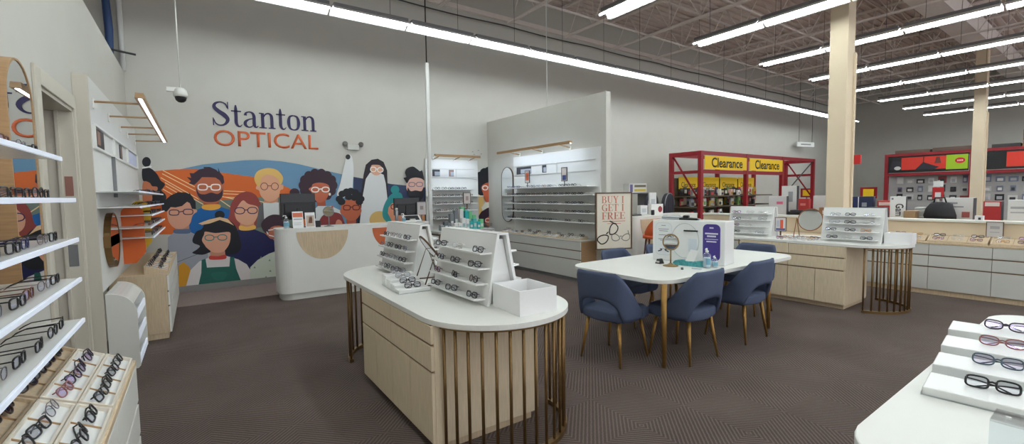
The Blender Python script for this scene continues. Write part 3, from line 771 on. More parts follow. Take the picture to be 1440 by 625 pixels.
for k, z in enumerate(ZU):
    y0 = (5.20, 5.20, 6.45, 6.15, 6.45)[k]; x1 = -0.42
    t = thing('display_shelf', 'white shelf of glasses on the far left wall panel, %s from top' % ordn(k), 'shelf', (0, 0, z), 0, 'far left wall shelves')
    MB().box(PF, x1, y0, 8.65, -.010, 0, None, .002).build('board', WHITE2, t)
    MB().box(x1-.0005, x1+.008, y0, 8.65, -.014, .003, None, .002).build('front_lip', MATS['glow_lip'], t)
    for j in range(8):
        y = 8.50 - 0.28*j
        if y < y0+.1: break
        glasses(pick(['bk','bk','tt','bl','br']), (x1-.03, y, z+.003), RS.uniform(-.12,.12), '%s from the far end on %s far-left shelf from top' % (ordn(j), ordn(k)), 'glasses on the far left shelves')
pill_mirror('small rounded mirror in oak frame low on the far left panel', PF, 5.70, 0.88, 0.62, 0.52, 1, BRONZE, 0.05)
for k, (y, rgb, lab) in enumerate(((6.62, (226,106,40), 'orange arched divider board standing out from the left wall shelves'), (7.55, (240,190,50), 'yellow arched divider board behind the orange one'))):
    b = MB(); h = .66; wd = .20
    pts = [(0.0, 0.0), (wd*.55, 0.0), (wd, .12)] + [(wd*(.5+.5*math.cos(a)), h-.1+.1*math.sin(a)) for a in [PI*q/12 for q in range(13)]]
    b.prism([(u, v) for u, v in pts], -.006, .006, 'y'); tag(b.build('divider_board', col(rgb, .35), None, (PF, y, .80+.05*k)), lab, 'board')
cabinet('drawer_cabinet', 'oak sided white cabinet standing against the far left wall', XL+0.015, -0.290, 6.12, 8.55, 0.719, 3, 'x+', WOOD, WHITE, (0.52, 0.36))
for g in range(3):
    y0 = 6.16 + .64*g
    tray(-.50, -.30, y0, y0+.62, .7195, 'white sloped tray of sunglasses on the far left cabinet, %s from near end' % ordn(g), 'far left trays', 3, .07, 1)
    for j in range(4):
        for q in range(2):
            glasses(pick(['sn','bk','bk']), (-.435+.085*q, y0+.08+.152*j, .719+.085-.030*q), RS.uniform(-.25,.25), '%s from near end in %s row of far-left cabinet trays' % (ordn(g*4+j), ('rear','front')[q]), 'glasses in the far left trays', 'folded', -.45)
# white rounded rack on the floor
t = thing('display_rack', 'low white rack with rounded top by the doorway', 'rack', (PF+.012, 5.19, 0))
prof = [(.0, .0), (.19, .0), (.208, .02), (.208, .50)] + [(.008+.20*math.cos(a), .50+.20*math.sin(a)) for a in [PI/2*q/10 for q in range(1, 11)]] + [(.0, .70)]
for y in (0, .73): MB().prism(prof, y, y+.02, 'y').build('side_panel', WHITE, t)
inner = [(.008+.196*math.cos(a), .50+.196*math.sin(a)) for a in [PI/2*q/10 for q in range(3, 11)]]
b = MB()
for (u0, v0), (u1, v1) in zip(inner, inner[1:] + [(.0, .696)]):
    b.poly([(u0,.02,v0),(u1,.02,v1),(u1,.73,v1),(u0,.73,v0)])
b.build('curved_top', WHITE2, t)
MB().box(0, .012, .02, .73, 0, .69).build('back_panel', WHITE, t)
for k, z in enumerate((.02, .24, .44)):
    MB().box(.012, .195, .02, .73, z, z+.015).build('shelf', WHITE, t)
    MB().box(.192, .206, .02, .73, z, z+.07, None, .003).build('front_lip', MATS['glow_lip'], t)
for k in range(5):
    tag(MB().box(0, .12, 0, .018, 0, .17, None, .002).build('leaflet_box', col([(196,150,110),(226,222,214),(168,60,52),(214,196,160),(120,128,140)][k])), 'slim %s box on the middle shelf of the low white rack' % ['tan','white','red','cream','grey'][k], 'box', 'boxes in the low rack').location = (PF+.047, 5.25+.13*k, .2555)
# camera, wall pipes
t = thing('security_camera', 'white dome security camera hanging on a thin rod', 'camera', (-0.115, 8.0, 2.93))
MB().tube([(0, 0, .16), (0, 0, 3.35)], .009, 8).build('rod', WHITE, t)
MB().lathe([(.05,.17),(.075,.14),(.085,.09),(.085,.05),(.07,.045)], n=20).build('body', WHITE, t)
MB().lathe([(.002,-.035),(.035,-.028),(.06,-.005),(.07,.03),(.07,.05)], n=20).build('dome', BLACK, t)
MB().box(-.16, -.05, -.03, .03, .11, .17, None, .005).build('junction_box', WHITE, t)
t = thing('blue_pipe', 'dark blue cable bundle rising above the left wall corner', 'pipe', (-.93, 8.75, 3.30))
MB().tube([(.0, 0, 0), (.01, .02, .7), (-.01, 0, 1.3), (.0, .01, 3.0)], [.035,.05,.045,.04], 10).build('bundle', col((48,74,120)), t)
MB().tube([(-.2, -.06, .42), (.3, -.06, .36)], .015, 6).build('clamp', DGREY, t)
tag(MB().tube([(-.80, 8.86, 3.445), (-.80, 8.86, 6.26)], .035, 10).build('wall_conduit', WALLW), 'pale conduit in the corner above the left wall', 'pipe')
t = thing('emergency_light', 'white twin-head emergency light above the mural', 'light', (2.53, YB, 2.42))
MB().box(-.11, .11, -.06, 0, .0, .10, None, .01).build('body', GREYW, t)
for s in (-1, 1):
    b = MB(); b.lathe([(.02,-.05),(.045,-.04),(.05,.0),(.04,.02)], n=16); b.xf(Matrix.Translation((s*.15, -.05, .12)) @ Matrix.Rotation(.9, 4, 'X')); b.build('lamp_head', STEEL, t)
    MB().tube([(s*.09, -.03, .09), (s*.15, -.05, .12)], .01, 6).build('bracket', GREYW, t)

# ================================================================== RECEPTION DESK
DT = 1.06
def front_desk(label, x0, x1, y0, y1, h, circ, extra=None, rad=.16):
    t = thing('reception_desk', label, 'desk', ((x0+x1)/2, (y0+y1)/2, 0))
    W, Dp = (x1-x0)/2, (y1-y0)/2
    MB().prism(rrect(-W, W, -Dp, Dp, rad), .10, h-.03, 'z').build('body', WHITE, t)
    MB().prism(rrect(-W+.03, W-.03, -Dp+.03, Dp-.03, rad), .0, .10, 'z').build('plinth', GREYW, t)
    MB().prism(rrect(-W-.004, W+.004, -Dp-.004, Dp+.004, rad), h-.03, h, 'z', None, .004).build('worktop', WHITE, t)
    for cx, r, m in circ:
        pts = [(cx-(x0+x1)/2+r*math.cos(a), h-.055+r*1.15*math.sin(a)) for a in [PI + PI*q/24 for q in range(25)]]
        MB().prism(pts, -Dp-.008, -Dp+.004, 'y').build('half_round_inlay', m, t)
    return t
front_desk('white reception desk with pale oak half circle in front of the mural', .93, 3.34, 7.20, 7.75, DT, [(1.545, .37, WOOD), (2.60, .30, mat('orange_inlay', (206,104,56), .5, var=.05))])
def monitor(label, x, y, z, w, h, rz, group=None):
    t = thing('monitor', label, 'monitor', (x, y, z), rz, group)
    b = MB(); b.box(-w/2, w/2, -.02, .02, .12, .12+h, None, .006); b.box(-w/2+.05, w/2-.05, -.035, -.02, .12+h*.12, .12+h*.62, None, .006); b.build('screen_case', BLACK, t)
    MB().box(-w/2+.01, w/2-.01, -.024, -.0205, .12+h*.66, .12+h*.98).build('rear_cover', DGREY, t)
    MB().box(-.03, .03, -.05, -.01, .01, .3, None, .005).build('stand', BLACK, t)
    MB().prism(rrect(-.12, .12, -.12, .08, .03), 0, .012, 'z').build('foot', BLACK, t)
    return t
monitor('black monitor at the left end of the reception desk', 1.27, 7.52, DT, .50, .40, .10)
monitor('smaller black monitor at the right of the reception desk', 3.02, 7.52, DT, .46, .30, -.05)
def bottle(label, x, y, z, h=.17, r=.032, body=None, cap=None):
    t = thing('pump_bottle', label, 'bottle', (x, y, z))
    MB().lathe([(r*.9,0),(r,.006),(r,h*.62),(r*.8,h*.70),(r*.35,h*.76),(r*.35,h*.80)], n=16).build('body', body or ACRYL, t)
    MB().lathe([(r*.78,.008),(r*.88,.012),(r*.88,h*.5),(r*.7,h*.52)], n=16).build('liquid', col((206,222,232)), t)
    b = MB(); b.lathe([(r*.42,h*.78),(r*.42,h*.86),(r*.15,h*.87),(r*.15,h*.97)], n=12); b.tube([(0,0,h*.97),(-.035,-.01,h*.96),(-.045,-.013,h*.92)], .006, 6); b.build('pump', cap or WHITE2, t)
    b = MB(); b.prism([(r*1.02*math.cos(a), r*1.02*math.sin(a)) for a in [PI*1.1+PI*.8*q/10 for q in range(11)]] + [(r*.99*math.cos(a), r*.99*math.sin(a)) for a in [PI*1.9-PI*.8*q/10 for q in range(11)]], h*.18, h*.48, 'z'); b.build('label', col((120,170,190)), t)
    return t
bottle('clear hand sanitiser bottle with white pump on the reception desk', 1.06, 7.28, DT, .20, .04)
def leaflet(label, x, y, z, w, h, rz, face, blocks, group=None, lean=.12):
    t = thing('leaflet_stand', label, 'stand', (x, y, z), rz, group)
    T = Matrix.Rotation(-lean, 4, 'X')
    b = MB(); b.box(-w/2, w/2, -.004, .004, 0, h); b.xf(T); b.build('card', face, t)
    for (u0, u1, v0, v1, c) in blocks:
        b = MB(); b.box(-w/2+u0*w, -w/2+u1*w, -.006, -.0042, v0*h, v1*h); b.xf(T); b.build('printed_block', col(c), t)
    b = MB(); b.box(-w/2, w/2, -.03, .05, 0, .006); b.build('foot', ACRYL, t)
    return t
leaflet('white and orange leaflet in a stand on the reception desk', 1.22, 7.27, DT, .15, .25, .1, WHITE2, [(.05,.95,.66,.92,(222,120,86)), (.1,.9,.52,.56,(120,120,120)), (.1,.8,.3,.33,(190,190,190)), (.1,.8,.2,.23,(190,190,190))])
leaflet('leaflet with a portrait photo beside the orange one', 1.39, 7.27, DT, .14, .23, .1, WHITE2, [(.1,.9,.08,.8,(196,176,160)), (.3,.7,.3,.7,(150,80,52)), (.36,.64,.36,.6,(222,170,140))])
def round_mirror(label, x, y, z, r, h, rz, m=STEEL):
    t = thing('table_mirror', label, 'mirror', (x, y, z), rz)
    MB().lathe([(.075,0),(.075,.006),(.03,.016),(.012,.03)], n=24).build('base', m, t)
    MB().tube([(0,0,.02),(0,0,h-r-.005)], .008, 10).build('stem', m, t)
    b = MB(); b.tube([(r*math.cos(2*PI*q/28), 0, h+r*math.sin(2*PI*q/28)) for q in range(28)], .008, 8, True); b.build('rim', m, t)
    b = MB(); b.prism([(r*.98*math.cos(2*PI*q/28), h+r*.98*math.sin(2*PI*q/28)) for q in range(28)], -.004, .004, 'y'); b.build('glass', MIRROR, t)
    return t
round_mirror('small round mirror on a stem on the reception desk', 1.66, 7.30, DT, .075, .235, -.35)
tag(MB().box(-.035, .035, -.03, .03, 0, .10, None, .006).build('card_reader', BLACK, None, (1.50, 7.30, DT)), 'small black card reader between leaflets and round mirror', 'card reader')
t = thing('payment_terminal', 'white tilted tablet terminal on the reception desk', 'terminal', (3.03, 7.27, DT), -.05)
b = MB(); b.box(-.16, .16, -.012, .012, 0, .17, None, .01); b.xf(Matrix.Translation((0,0,.015)) @ Matrix.Rotation(-.95, 4, 'X')); b.build('casing', WHITE2, t)
b = MB(); b.box(-.125, .125, -.0145, -.0125, .02, .145); b.xf(Matrix.Translation((0,0,.015)) @ Matrix.Rotation(-.95, 4, 'X')); b.build('screen', BLACK, t)
MB().box(-.05, .05, .0, .12, 0, .06, None, .01).build('stand', GREYW, t)
t = thing('spray_can', 'tall silver spray can beside the tablet terminal', 'can', (2.75, 7.30, DT))
MB().lathe([(.028,0),(.03,.005),(.03,.2),(.02,.22)], n=16).build('body', STEEL, t); MB().lathe([(.022,.22),(.022,.25),(.01,.255)], n=12).build('cap', GREYW, t)
bottle('short sanitiser bottle in front of the spray can', 2.86, 7.27, DT, .16, .035)
def sign_holder(label, x, y, z, w, h, post, rz, face, blocks=(), frame=BRONZED, cat='sign'):
    t = thing('sign_holder', label, cat, (x, y, z), rz)
    MB().box(-w/2, w/2, -.008, .008, post, post+h).build('card', face, t)
    b = MB()
    for a in ((-w/2-.008, -w/2, post-.008, post+h+.008), (w/2, w/2+.008, post-.008, post+h+.008), (-w/2, w/2, post-.008, post), (-w/2, w/2, post+h, post+h+.008)): b.box(a[0], a[1], -.012, .012, a[2], a[3])
    b.build('frame', frame, t)
    for u0, u1, v0, v1, c in blocks: MB().box(-w/2+u0*w, -w/2+u1*w, -.0095, -.0085, post+v0*h, post+v1*h).build('printed_block', col(c), t)
    if post > .02: MB().box(-.01, .01, -.006, .006, 0, post-.006).build('post', frame, t)
    MB().box(-w*.3, w*.3, -.04, .04, 0, .008).build('foot', frame, t)
    return t
sign_holder('grey framed sign holder at the right end of the desk', 3.27, 7.45, DT, .16, .22, .12, 0, col((196,190,188)), [(.3,.7,.4,.7,(150,140,140))], MGREY)

# ================================================================== DISPLAY ON THE BACK WALL AND ON THE PARTITION
def make_wall_display(label, axis_rot, loc, wd, h0, h1, nshelf_glasses, zsh, x0s, depth, place, gname, pics):
    """panel with light bar and shelves; local x runs along the wall, front toward -y"""
    t = thing('wall_display', label, 'display', loc, axis_rot)
    MB().box(0, wd, -.03, -.001, h0, h1, None, .003).build('backboard', WALLW, t)
    b = MB(); b.box(.08, wd-.1, -.042, -.03, 1.90, 1.91); b.box(.08, wd-.1, -.042, -.03, 2.09, 2.10); b.box(wd*.56, wd*.56+.008, -.042, -.03, 1.91, 2.09); b.build('poster_rail', GREYW, t)
    for u0, u1, c in pics:
        p = MB().box(u0, u1, -.036, -.0305, 1.93, 2.075).build('picture', col(c), t)
        MB().box(u0+.3*(u1-u0), u1, -.038, -.0362, 1.94, 2.03).build('picture_inset', col((170,176,186)), p)
    for k, z in enumerate(zsh):
        a, e = x0s[k]
        MB().box(a, e, -depth, -.03, z-.018, z, None, .003).build('shelf', WHITE2, t)
    return t
def bar_light(label, axis_rot, loc, wd, arms, out):
    t = thing('bar_light', label, 'light', loc, axis_rot)
    p = MB().box(0, wd, -out-.03, -out+.03, -.02, .02, None, .003).build('bar', WOODT, t)
    MB().box(.02, wd-.02, -out-.006, -out+.028, -.0235, -.0203).build('led_strip', LEDB, p)
    MB().box(0, wd, -out-.03, -out-.018, -.034, -.0202).build('shade_lip', WOODT, p)
    for x in arms:
        b = MB(); b.tube([(x, -.03, -.06), (x, -out, -.015)], .010, 6); b.build('arm', WOODT, t)
        MB().box(x-.02, x+.02, -.045, -.03, -.09, -.03).build('wall_plate', WHITE, t)
    return t
ZP = [1.645, 1.495, 1.335, 1.180, 1.020]
# back wall unit
make_wall_display('narrow white lit panel of frames on the back wall', 0, (4.02, YB-.016, 0), 1.30, .40, 2.30, 5, ZP, [(.06,1.10),(.0,1.30),(.12,1.14),(.12,1.14),(.12,.98)], .27, '', '', [(.16,.34,(60,60,66)), (.56,.68,(150,120,110))])
bar_light('oak light bar over the narrow back wall display', 0, (4.10, YB-.016, 2.36), 1.10, [.12, .62, 1.0], .34)
for k, z in enumerate(ZP):
    n = [5,6,6,5,3][k]
    for j in range(n):
        glasses(pick(['bk','br','tt','bk']), (4.20+.16*j, YB-.24, z+.001), -PI/2+RS.uniform(-.1,.1), '%s from the left on %s back-wall shelf from top' % (ordn(j), ordn(k)), 'frames on the back wall shelves', 'far')
# partition unit (front toward -x): local x -> world -y
PLOC = (PX-.001, 7.86, 0)
make_wall_display('wide white lit panel of frames on the partition', -PI/2, PLOC, 2.52, .72, 2.30, 16, ZP, [(.10,2.46),(.0,2.60),(.0,2.60),(.0,2.60),(.06,2.60)], .28, '', '', [(.12,.62,(58,58,64)), (.98,1.10,(40,44,54))])
bar_light('long oak light bar over the partition display', -PI/2, (PX-.001, 8.02, 2.40), 2.28, [.40, 1.15, 1.95], .32)
for k, z in enumerate(ZP):
    n = [13,15,15,15,14][k]
    for j in range(n):
        if (k, j) in ((0, 9), (3, 7), (4, 9), (4, 10)): continue
        glasses(pick(['bk','bk','br','tt','nv','cl']), (PX-.25, 7.74-.165*j, z+.001), PI+RS.uniform(-.1,.1), '%s from the left on %s partition shelf from top' % (ordn(j), ordn(k)), 'frames on the partition shelves', 'far')
pill_mirror('tall rounded mirror with dark rim left of the partition display', PX-.001, 8.12, .91, .44, 1.20, -1, BRONZED, .03)
for lab, y, c in (('small framed orange card standing on the top partition shelf', 7.15, (214,110,78)), ('small framed blue card standing on the top partition shelf', 6.05, (70,84,140))):
    t = thing('framed_card', lab, 'card', (PX-.20, y, ZP[0]), -PI/2)
    MB().box(-.065, .065, -.004, .004, .10, .33).build('card', col((226,218,214)), t)
    MB().box(-.05, .05, -.0052, -.0042, .14 if c[0] > 150 else .11, .29 if c[0] > 150 else .20).build('printed_block', col(c), t)
    b = MB(); b.box(-.075,-.065,-.008,.008,.09,.34).box(.065,.075,-.008,.008,.09,.34).box(-.065,.065,-.008,.008,.33,.34).box(-.065,.065,-.008,.008,.09,.10); b.build('frame', DGREY, t)
    MB().box(-.006, .006, -.005, .005, .0, .09).build('post', DGREY, t); MB().box(-.05, .05, -.03, .03, 0, .004).build('foot', DGREY, t)
cabinet('drawer_cabinet', 'grey-white cabinet with oak end under the partition display', 5.24, PX-.002, 5.46, 7.95, .715, 1, 'x-', WOODT, GREYW, (0.54, 0.385), .06, GREYW, None, MGREY)
for g in range(4):
    y0 = 5.50 + .60*g
    tray(5.26, 5.44, y0, y0+.585, .7155, 'low white tray of frames on the partition cabinet, %s from the right' % ordn(g), 'partition cabinet trays', 2, .04, -1)
    for j in range(4):
        for q in range(2):
            glasses(pick(['bk','br','cl','cl','gm']), (5.30+.085*q, y0+.08+.14*j, .745+.026*q), PI+RS.uniform(-.2,.2), '%s from the right in %s row of partition cabinet trays' % (ordn(g*4+j), ('front','rear')[q]), 'frames in the partition trays', 'farf')
# display table with cleaning products
t = thing('display_table', 'grey display table with brown legs beside the partition', 'table', (4.06, 7.42, 0))
MB().box(-.60, .58, -.24, .24, .83, .87, None, .004).build('tabletop', mat('table_grey', (176,174,172), .4, var=.02), t)
MB().box(-.56, .54, -.21, .21, .79, .83).build('apron', BRONZED, t)
for sx in (-.55, .53):
    for sy in (-.2, .2): MB().box(sx-.018, sx+.018, sy-.018, sy+.018, 0, .79).build('leg', BRONZED, t)
TEAL=(40,170,168); GRN=(120,200,140); SIL=(120,126,130); WHT=(226,226,222); AQU=(90,190,186)
prod = [(-.42,.0,.10,SIL),(-.34,.0,.16,(90,100,106)),(-.27,.0,.13,SIL),(-.19,-.10,.13,WHT),(-.19,.06,.30,SIL),(-.11,-.10,.13,WHT),(-.10,.06,.36,SIL),(-.03,-.10,.22,WHT),(.05,-.10,.20,WHT),(.02,.07,.38,WHT),(.13,-.10,.16,TEAL),(.13,.07,.34,TEAL),(.21,-.10,.20,AQU),(.21,.07,.33,GRN),(.29,-.10,.14,TEAL),(.29,.07,.26,GRN),(.37,-.08,.18,GRN),(.10,.17,.42,GRN),(.18,.17,.36,AQU)]
for k, (dx, dy, h, c) in enumerate(prod):
    rowp = 'front' if dy < -.03 else ('rear' if dy > .1 else 'middle')
    t = thing('product_box', '%s cleaning product box, %s in the stepped display by the partition' % ({TEAL:'teal',GRN:'green',SIL:'silver',WHT:'white',AQU:'aqua'}.get(c,'dark grey'), '%s from the left' % ordn(k)), 'box', (4.06+dx, 7.42+dy, .87), 0, 'cleaning product boxes')
    MB().box(-.036, .036, -.045, .045, 0, h, None, .003).build('carton', col(c), t)
    MB().box(-.024, .024, -.0465, -.0452, h*.25, h*.55).build('label', col((210,214,212) if c != WHT else (150,190,190)), t)
t = sign_holder('framed card on a post behind the product boxes', 4.17, 7.40, 1.252, .14, .20, .10, 0, col((210,204,200)), [(.3,.7,.3,.7,(170,150,140))], BRONZED)
tag(MB().box(-.16,.16,-.10,.10,0,.09,None,.004).build('clear_case', ACRYL, None, (4.57, 7.50, .87)), 'low clear case at the right end of the display table', 'case')
# slim poles
t = thing('power_pole', 'white square power pole left of the back wall display', 'pole', (3.79, 8.2, 0))
MB().box(-.035, .035, -.03, .03, 0, 4.10, None, .012).build('pole', WALLW, t); MB().tube([(0,0,4.1),(0,0,6.27)], .012, 8).build('rod', BLACK, t)
tag(MB().tube([(PX+.05, 6.81, 3.19), (PX+.05, 6.81, 6.27)], .009, 6).build('hanging_rod', WALLW), 'thin white rod rising from the top of the partition', 'rod')

# ================================================================== OAK COUNTERS WITH ROUNDED TOPS
def oak_counter(who, x0, y0, zt, b0=.37, a_in=.37):
    """stadium topped counter along y: oak drawers facing -x, bronze bar screens round both ends"""
    L, Wd, R = 2.66, 1.0, .5
    t = thing('counter_cabinet', 'pale oak drawer cabinet under the white rounded top of the %s counter' % who, 'cabinet', (x0, y0, 0))
    b1, bx = b0+1.32, .76
    bz = zt - .03
    MB().box(.02, bx, b0, b1, .05, bz, None, .002).build('carcass', WOODF, t)
    MB().box(.05, bx-.03, b0+.02, b1-.02, 0, .05).build('plinth', WOOD, t)
    MB().box(.008, .02, b0+.02, b1-.004, .08, bz-.004).build('finger_rail', MATS['rail_brown'], t)
    ym = (b0+b1)/2
    for a, e in ((b0, ym), (ym, b1)):
        MB().box(0, .02, a+.003, e-.003, .66, bz-.006, None, .002).build('drawer', WOODF, t)
        MB().box(0, .02, a+.003, e-.003, .50, .645, None, .002).build('drawer', WOODF, t)
        for c in (0, 1):
            u = a + (e-a)*c/2
            MB().box(0, .02, u+.003, u+(e-a)/2-.003, .065, .485, None, .002).build('door', WOODF, t)
    for a, e in ((b0, ym), (ym, b1)):
        d = MB().box(bx, bx+.02, a+.003, e-.003, .065, bz-.006, None, .002).build('door', WOODF, t)
        MB().lathe([(.012,0),(.014,.012),(.002,.014)], n=12).build('knob', BRONZED, d, (bx+.02, a+.05, .55)).rotation_euler = (0, PI/2, 0)
    pts = [(R+R*math.cos(a), R+R*math.sin(a)) for a in [PI+PI*q/32 for q in range(33)]] + [(R+R*math.cos(a), L-R+R*math.sin(a)) for a in [PI*q/32 for q in range(33)]]
    o = MB().prism(pts, 0, .03, 'z', None, .005).build('countertop', WHITE, None, (x0, y0, zt-.03))
    tag(o, 'white rounded worktop of the %s counter' % who, 'countertop')
    for end, cy, a0 in (('near', R, PI), ('far', L-R, 0)):
        s = thing('bar_screen', 'bronze bar screen curving under the %s end of the %s counter' % (end, who), 'screen', (x0, y0, 0))
        rr = R - .03; N = 17
        for k in range(N):
            a = a0 + ((a_in + (PI-a_in-.05)*k/(N-1)) if end == 'near' else (.05 + (PI-.10)*k/(N-1)))
            x, y = R+rr*math.cos(a), cy+rr*math.sin(a)
            MB().tube([(x, y, .02), (x, y, bz-.012)], .0095, 8).build('bar', BRONZE, s)
        for z0_, z1_ in ((.0, .03), (bz-.014, bz)):
            arc = [a0 + ((a_in-.03 + (PI-a_in)*q/30) if end == 'near' else (.02 + (PI-.04)*q/30)) for q in range(31)]
            P = [(R+(rr+.018)*math.cos(a), cy+(rr+.018)*math.sin(a)) for a in arc] + [(R+(rr-.018)*math.cos(a), cy+(rr-.018)*math.sin(a)) for a in arc[::-1]]
            MB().prism(P, z0_, z1_, 'z').build('ring', BRONZE, s)
oak_counter('centre', 1.06, 1.965, .80)
oak_counter('right', 6.55, 1.60, .83, .53, .32)

def riser_display(label, x, y, z, rz=0, L=.80, H=.455, group=None):
    """white A-shaped riser with four narrow shelves on both long sides"""
    t = thing('riser_display', label, 'display stand', (x, y, z), rz, group)
    sl = lambda q: .130 - .085*q/H
    b = MB()
    for s in (-1, 1):
        b.prism([(s*sl(0), 0), (s*sl(H), H), (s*(sl(H)-.02), H), (s*(sl(0)-.02), 0)], -L/2, L/2, 'y')
    b.prism([(-sl(H), H-.002), (sl(H), H-.002), (sl(H), H+.010), (-sl(H), H+.010)], -L/2, L/2, 'y')
    b.build('body', WHITE2, t)
    for s in (-1, 1):
        y0_ = s*(L/2-.045)
        b = MB(); b.prism([(-sl(0)+.021, .0), (sl(0)-.021, .0), (sl(H)-.021, H-.03), (-sl(H)+.021, H-.03)], y0_-.006, y0_+.006, 'y'); b.build('end_panel', WHITE2, t)
    for s in (-1, 1):
        for q in range(4):
            h = .045 + .098*q
            xa, xb = s*(sl(h)-.004), s*(sl(h)+.078)
            pl = [(xa, -L/2+.03), (xb, -L/2+.05), (xb, L/2-.05), (xa, L/2-.03)]
            MB().prism(pl, h-.010, h, 'z').build('shelf', WHITE2, t)
    return t, sl
def fill_riser(x, y, z, H, sl, side, n, place, group, styles, L=.80, skip=()):
    for q in range(4):
        h = .045 + .098*q
        for j in range(n):
            if (q, j) in skip: continue
            st = styles[(q*n+j) % len(styles)]
            yy = y + L/2 - .14 - (L-.28)*j/(max(n-1,1))
            glasses(st, (x+side*(sl(h)+.058), yy + RS.uniform(-.02,.02), z+h+.003), (0 if side > 0 else PI)+RS.uniform(-.25,.25), '%s from far end on %s shelf of %s' % (ordn(j), ordn(3-q), place), group, 'folded', -.25)
IS = ['bk','bk','bk','tt','bk','br','bk','bk','bk','bk','cl','bk']
CX = 1.62
o, SL = riser_display('white riser display of glasses nearest the white box on centre counter', CX, 2.81, .801, 0, .80, .455, 'centre counter risers')
fill_riser(CX, 2.81, .801, .455, SL, -1, 3, 'near centre riser', 'glasses on the near centre riser', IS)
fill_riser(CX, 2.81, .801, .455, SL, 1, 3, 'near centre riser right side', 'glasses on the near centre riser, right side', IS)
riser_display('white riser display of glasses at the far end of centre counter', CX-.02, 3.98, .801, 0, .80, .455, 'centre counter risers')
fill_riser(CX-.02, 3.98, .801, .455, SL, -1, 4, 'far centre riser', 'glasses on the far centre riser', ['gm','br','bk','gm','bk','gm','gm','bk'])
fill_riser(CX-.02, 3.98, .801, .455, SL, 1, 3, 'far centre riser right side', 'glasses on the far centre riser, right side', IS)
def step_tray(label, x, y, z, rz, n=4, L=.30, dp=.085, rise=.022, gap=.012):
    """stepped white tray; local steps run along x, lowest toward -y"""
    t = thing('step_tray', label, 'tray', (x, y, z), rz)
    for k in range(n):
        y0_ = k*(dp+gap)
        MB().box(-L/2, L/2, y0_, y0_+dp, 0, .030+rise*k, None, .004).build('step', WHITE2, t)
    MB().box(-L/2-.004, L/2+.004, -.004, n*(dp+gap)-gap+.004, .0, .006).build('base', ACRYL, t)
    return t
step_tray('stepped white tray of glasses beside the far riser on centre counter', 1.29, 3.10, .8005, -.06, 4, .24, .10, .020, .012)
for k in range(4):
    glasses(['bk','bk','gm','gm'][k], (1.295+.112*k*.06, 3.10+.045+.112*k, .831+.020*k+.003), -PI/2-.06+RS.uniform(-.06,.06), '%s step up in the stepped tray on centre counter' % ordn(k), 'glasses in the centre step tray', 'folded', -.35)
def lidless_box(label, x, y, z, w, d, h, rz):
    t = thing('storage_box', label, 'box', (x, y, z), rz)
    b = MB(); k = .008
    b.prism([(-w/2,-d/2),(w/2,-d/2),(w/2,d/2),(-w/2,d/2)], 0, k)
    b.box(-w/2, w/2, -d/2, -d/2+k, k, h).box(-w/2, w/2, d/2-k, d/2, k, h).box(-w/2, -w/2+k, -d/2+k, d/2-k, k, h).box(w/2-k, w/2, -d/2+k, d/2-k, k, h)
    b.build('carton', mat('white_card', (240,240,240), .5, var=0.0), t)
    return t
lidless_box('open white box at the near end of the centre counter', 1.655, 2.235, .8005, .27, .32, .150, -.06)
lidless_box('open white box beside the riser on the right counter', 7.07, 1.735, .8305, .24, .26, .135, .05)
def tilt_mirror(label, x, y, z, rz, tilt, r=.155, m=None):
    """round mirror tilting between two A-shaped wire legs"""
    m = m or mat('copper', (150,98,66), .35, .7, var=.04)
    t = thing('table_mirror', label, 'mirror', (x, y, z), rz)
    pz = .26
    for s in (-1, 1):
        b = MB(); X = s*(r+.02)
        b.tube([(X, -.10, .005), (X, 0, pz+.02), (X, .10, .005)], .0055, 8); b.tube([(X, -.10, .005), (X, .10, .005)], .0055, 8); b.tube([(X, 0, pz), (s*(r-.002), 0, pz)], .005, 8)
        b.build('leg_frame', m, t)
    MB().tube([(-r-.02, .10, .006), (r+.02, .10, .006)], .0055, 8).build('crossbar', m, t)
    T = Matrix.Translation((0, 0, pz)) @ Matrix.Rotation(tilt, 4, 'X')
    b = MB(); b.tube([(r*math.cos(2*PI*q/32), 0, r*math.sin(2*PI*q/32)) for q in range(32)], .008, 8, True); b.xf(T); b.build('rim', m, t)
    b = MB(); b.prism([(r*.98*math.cos(2*PI*q/32), r*.98*math.sin(2*PI*q/32)) for q in range(32)], -.005, .001, 'y'); b.xf(T); b.build('glass', MIRROR, t)
    b = MB(); b.prism([(r*.98*math.cos(2*PI*q/32), r*.98*math.sin(2*PI*q/32)) for q in range(32)], .0015, .007, 'y'); b.xf(T); b.build('back_board', WOODT, t)
    return t
tilt_mirror('tilted round mirror in bronze wire legs between the two centre risers', 1.57, 3.40, .8005, -PI/2-.20, .62, .15, BRONZED)

# ================================================================== CONSULTING TABLE, CHAIRS AND WHAT IS ON IT
def fitting_table(label, x0, x1, y0, y1, zt, r=.22, legs=((-.95,-1),(.95,-1),(-.95,1),(.95,1))):
    t = thing('fitting_table', label, 'table', ((x0+x1)/2, (y0+y1)/2, 0))
    W, D = (x1-x0)/2, (y1-y0)/2
    MB().prism(rrect(-W, W, -D, D, r), zt-.035, zt, 'z', None, .006).build('tabletop', WHITE, t)
    MB().box(-W+.25, W-.25, -D+.2, D-.2, zt-.06, zt-.035).build('frame', DGREY, t)
    for lx, ly in legs:
        MB().tube([(lx*W, ly*(D-.035), 0), (lx*W*.99, ly*(D-.05), zt-.034)], [.017, .027], 14).build('leg', GOLDLEG, t)
    return t
fitting_table('long white table with gold legs ringed by blue chairs', 3.17, 5.68, 2.31, 3.52, .76, .22, ((-.95,-1),(.52,-1),(-.50,1),(.80,1)))
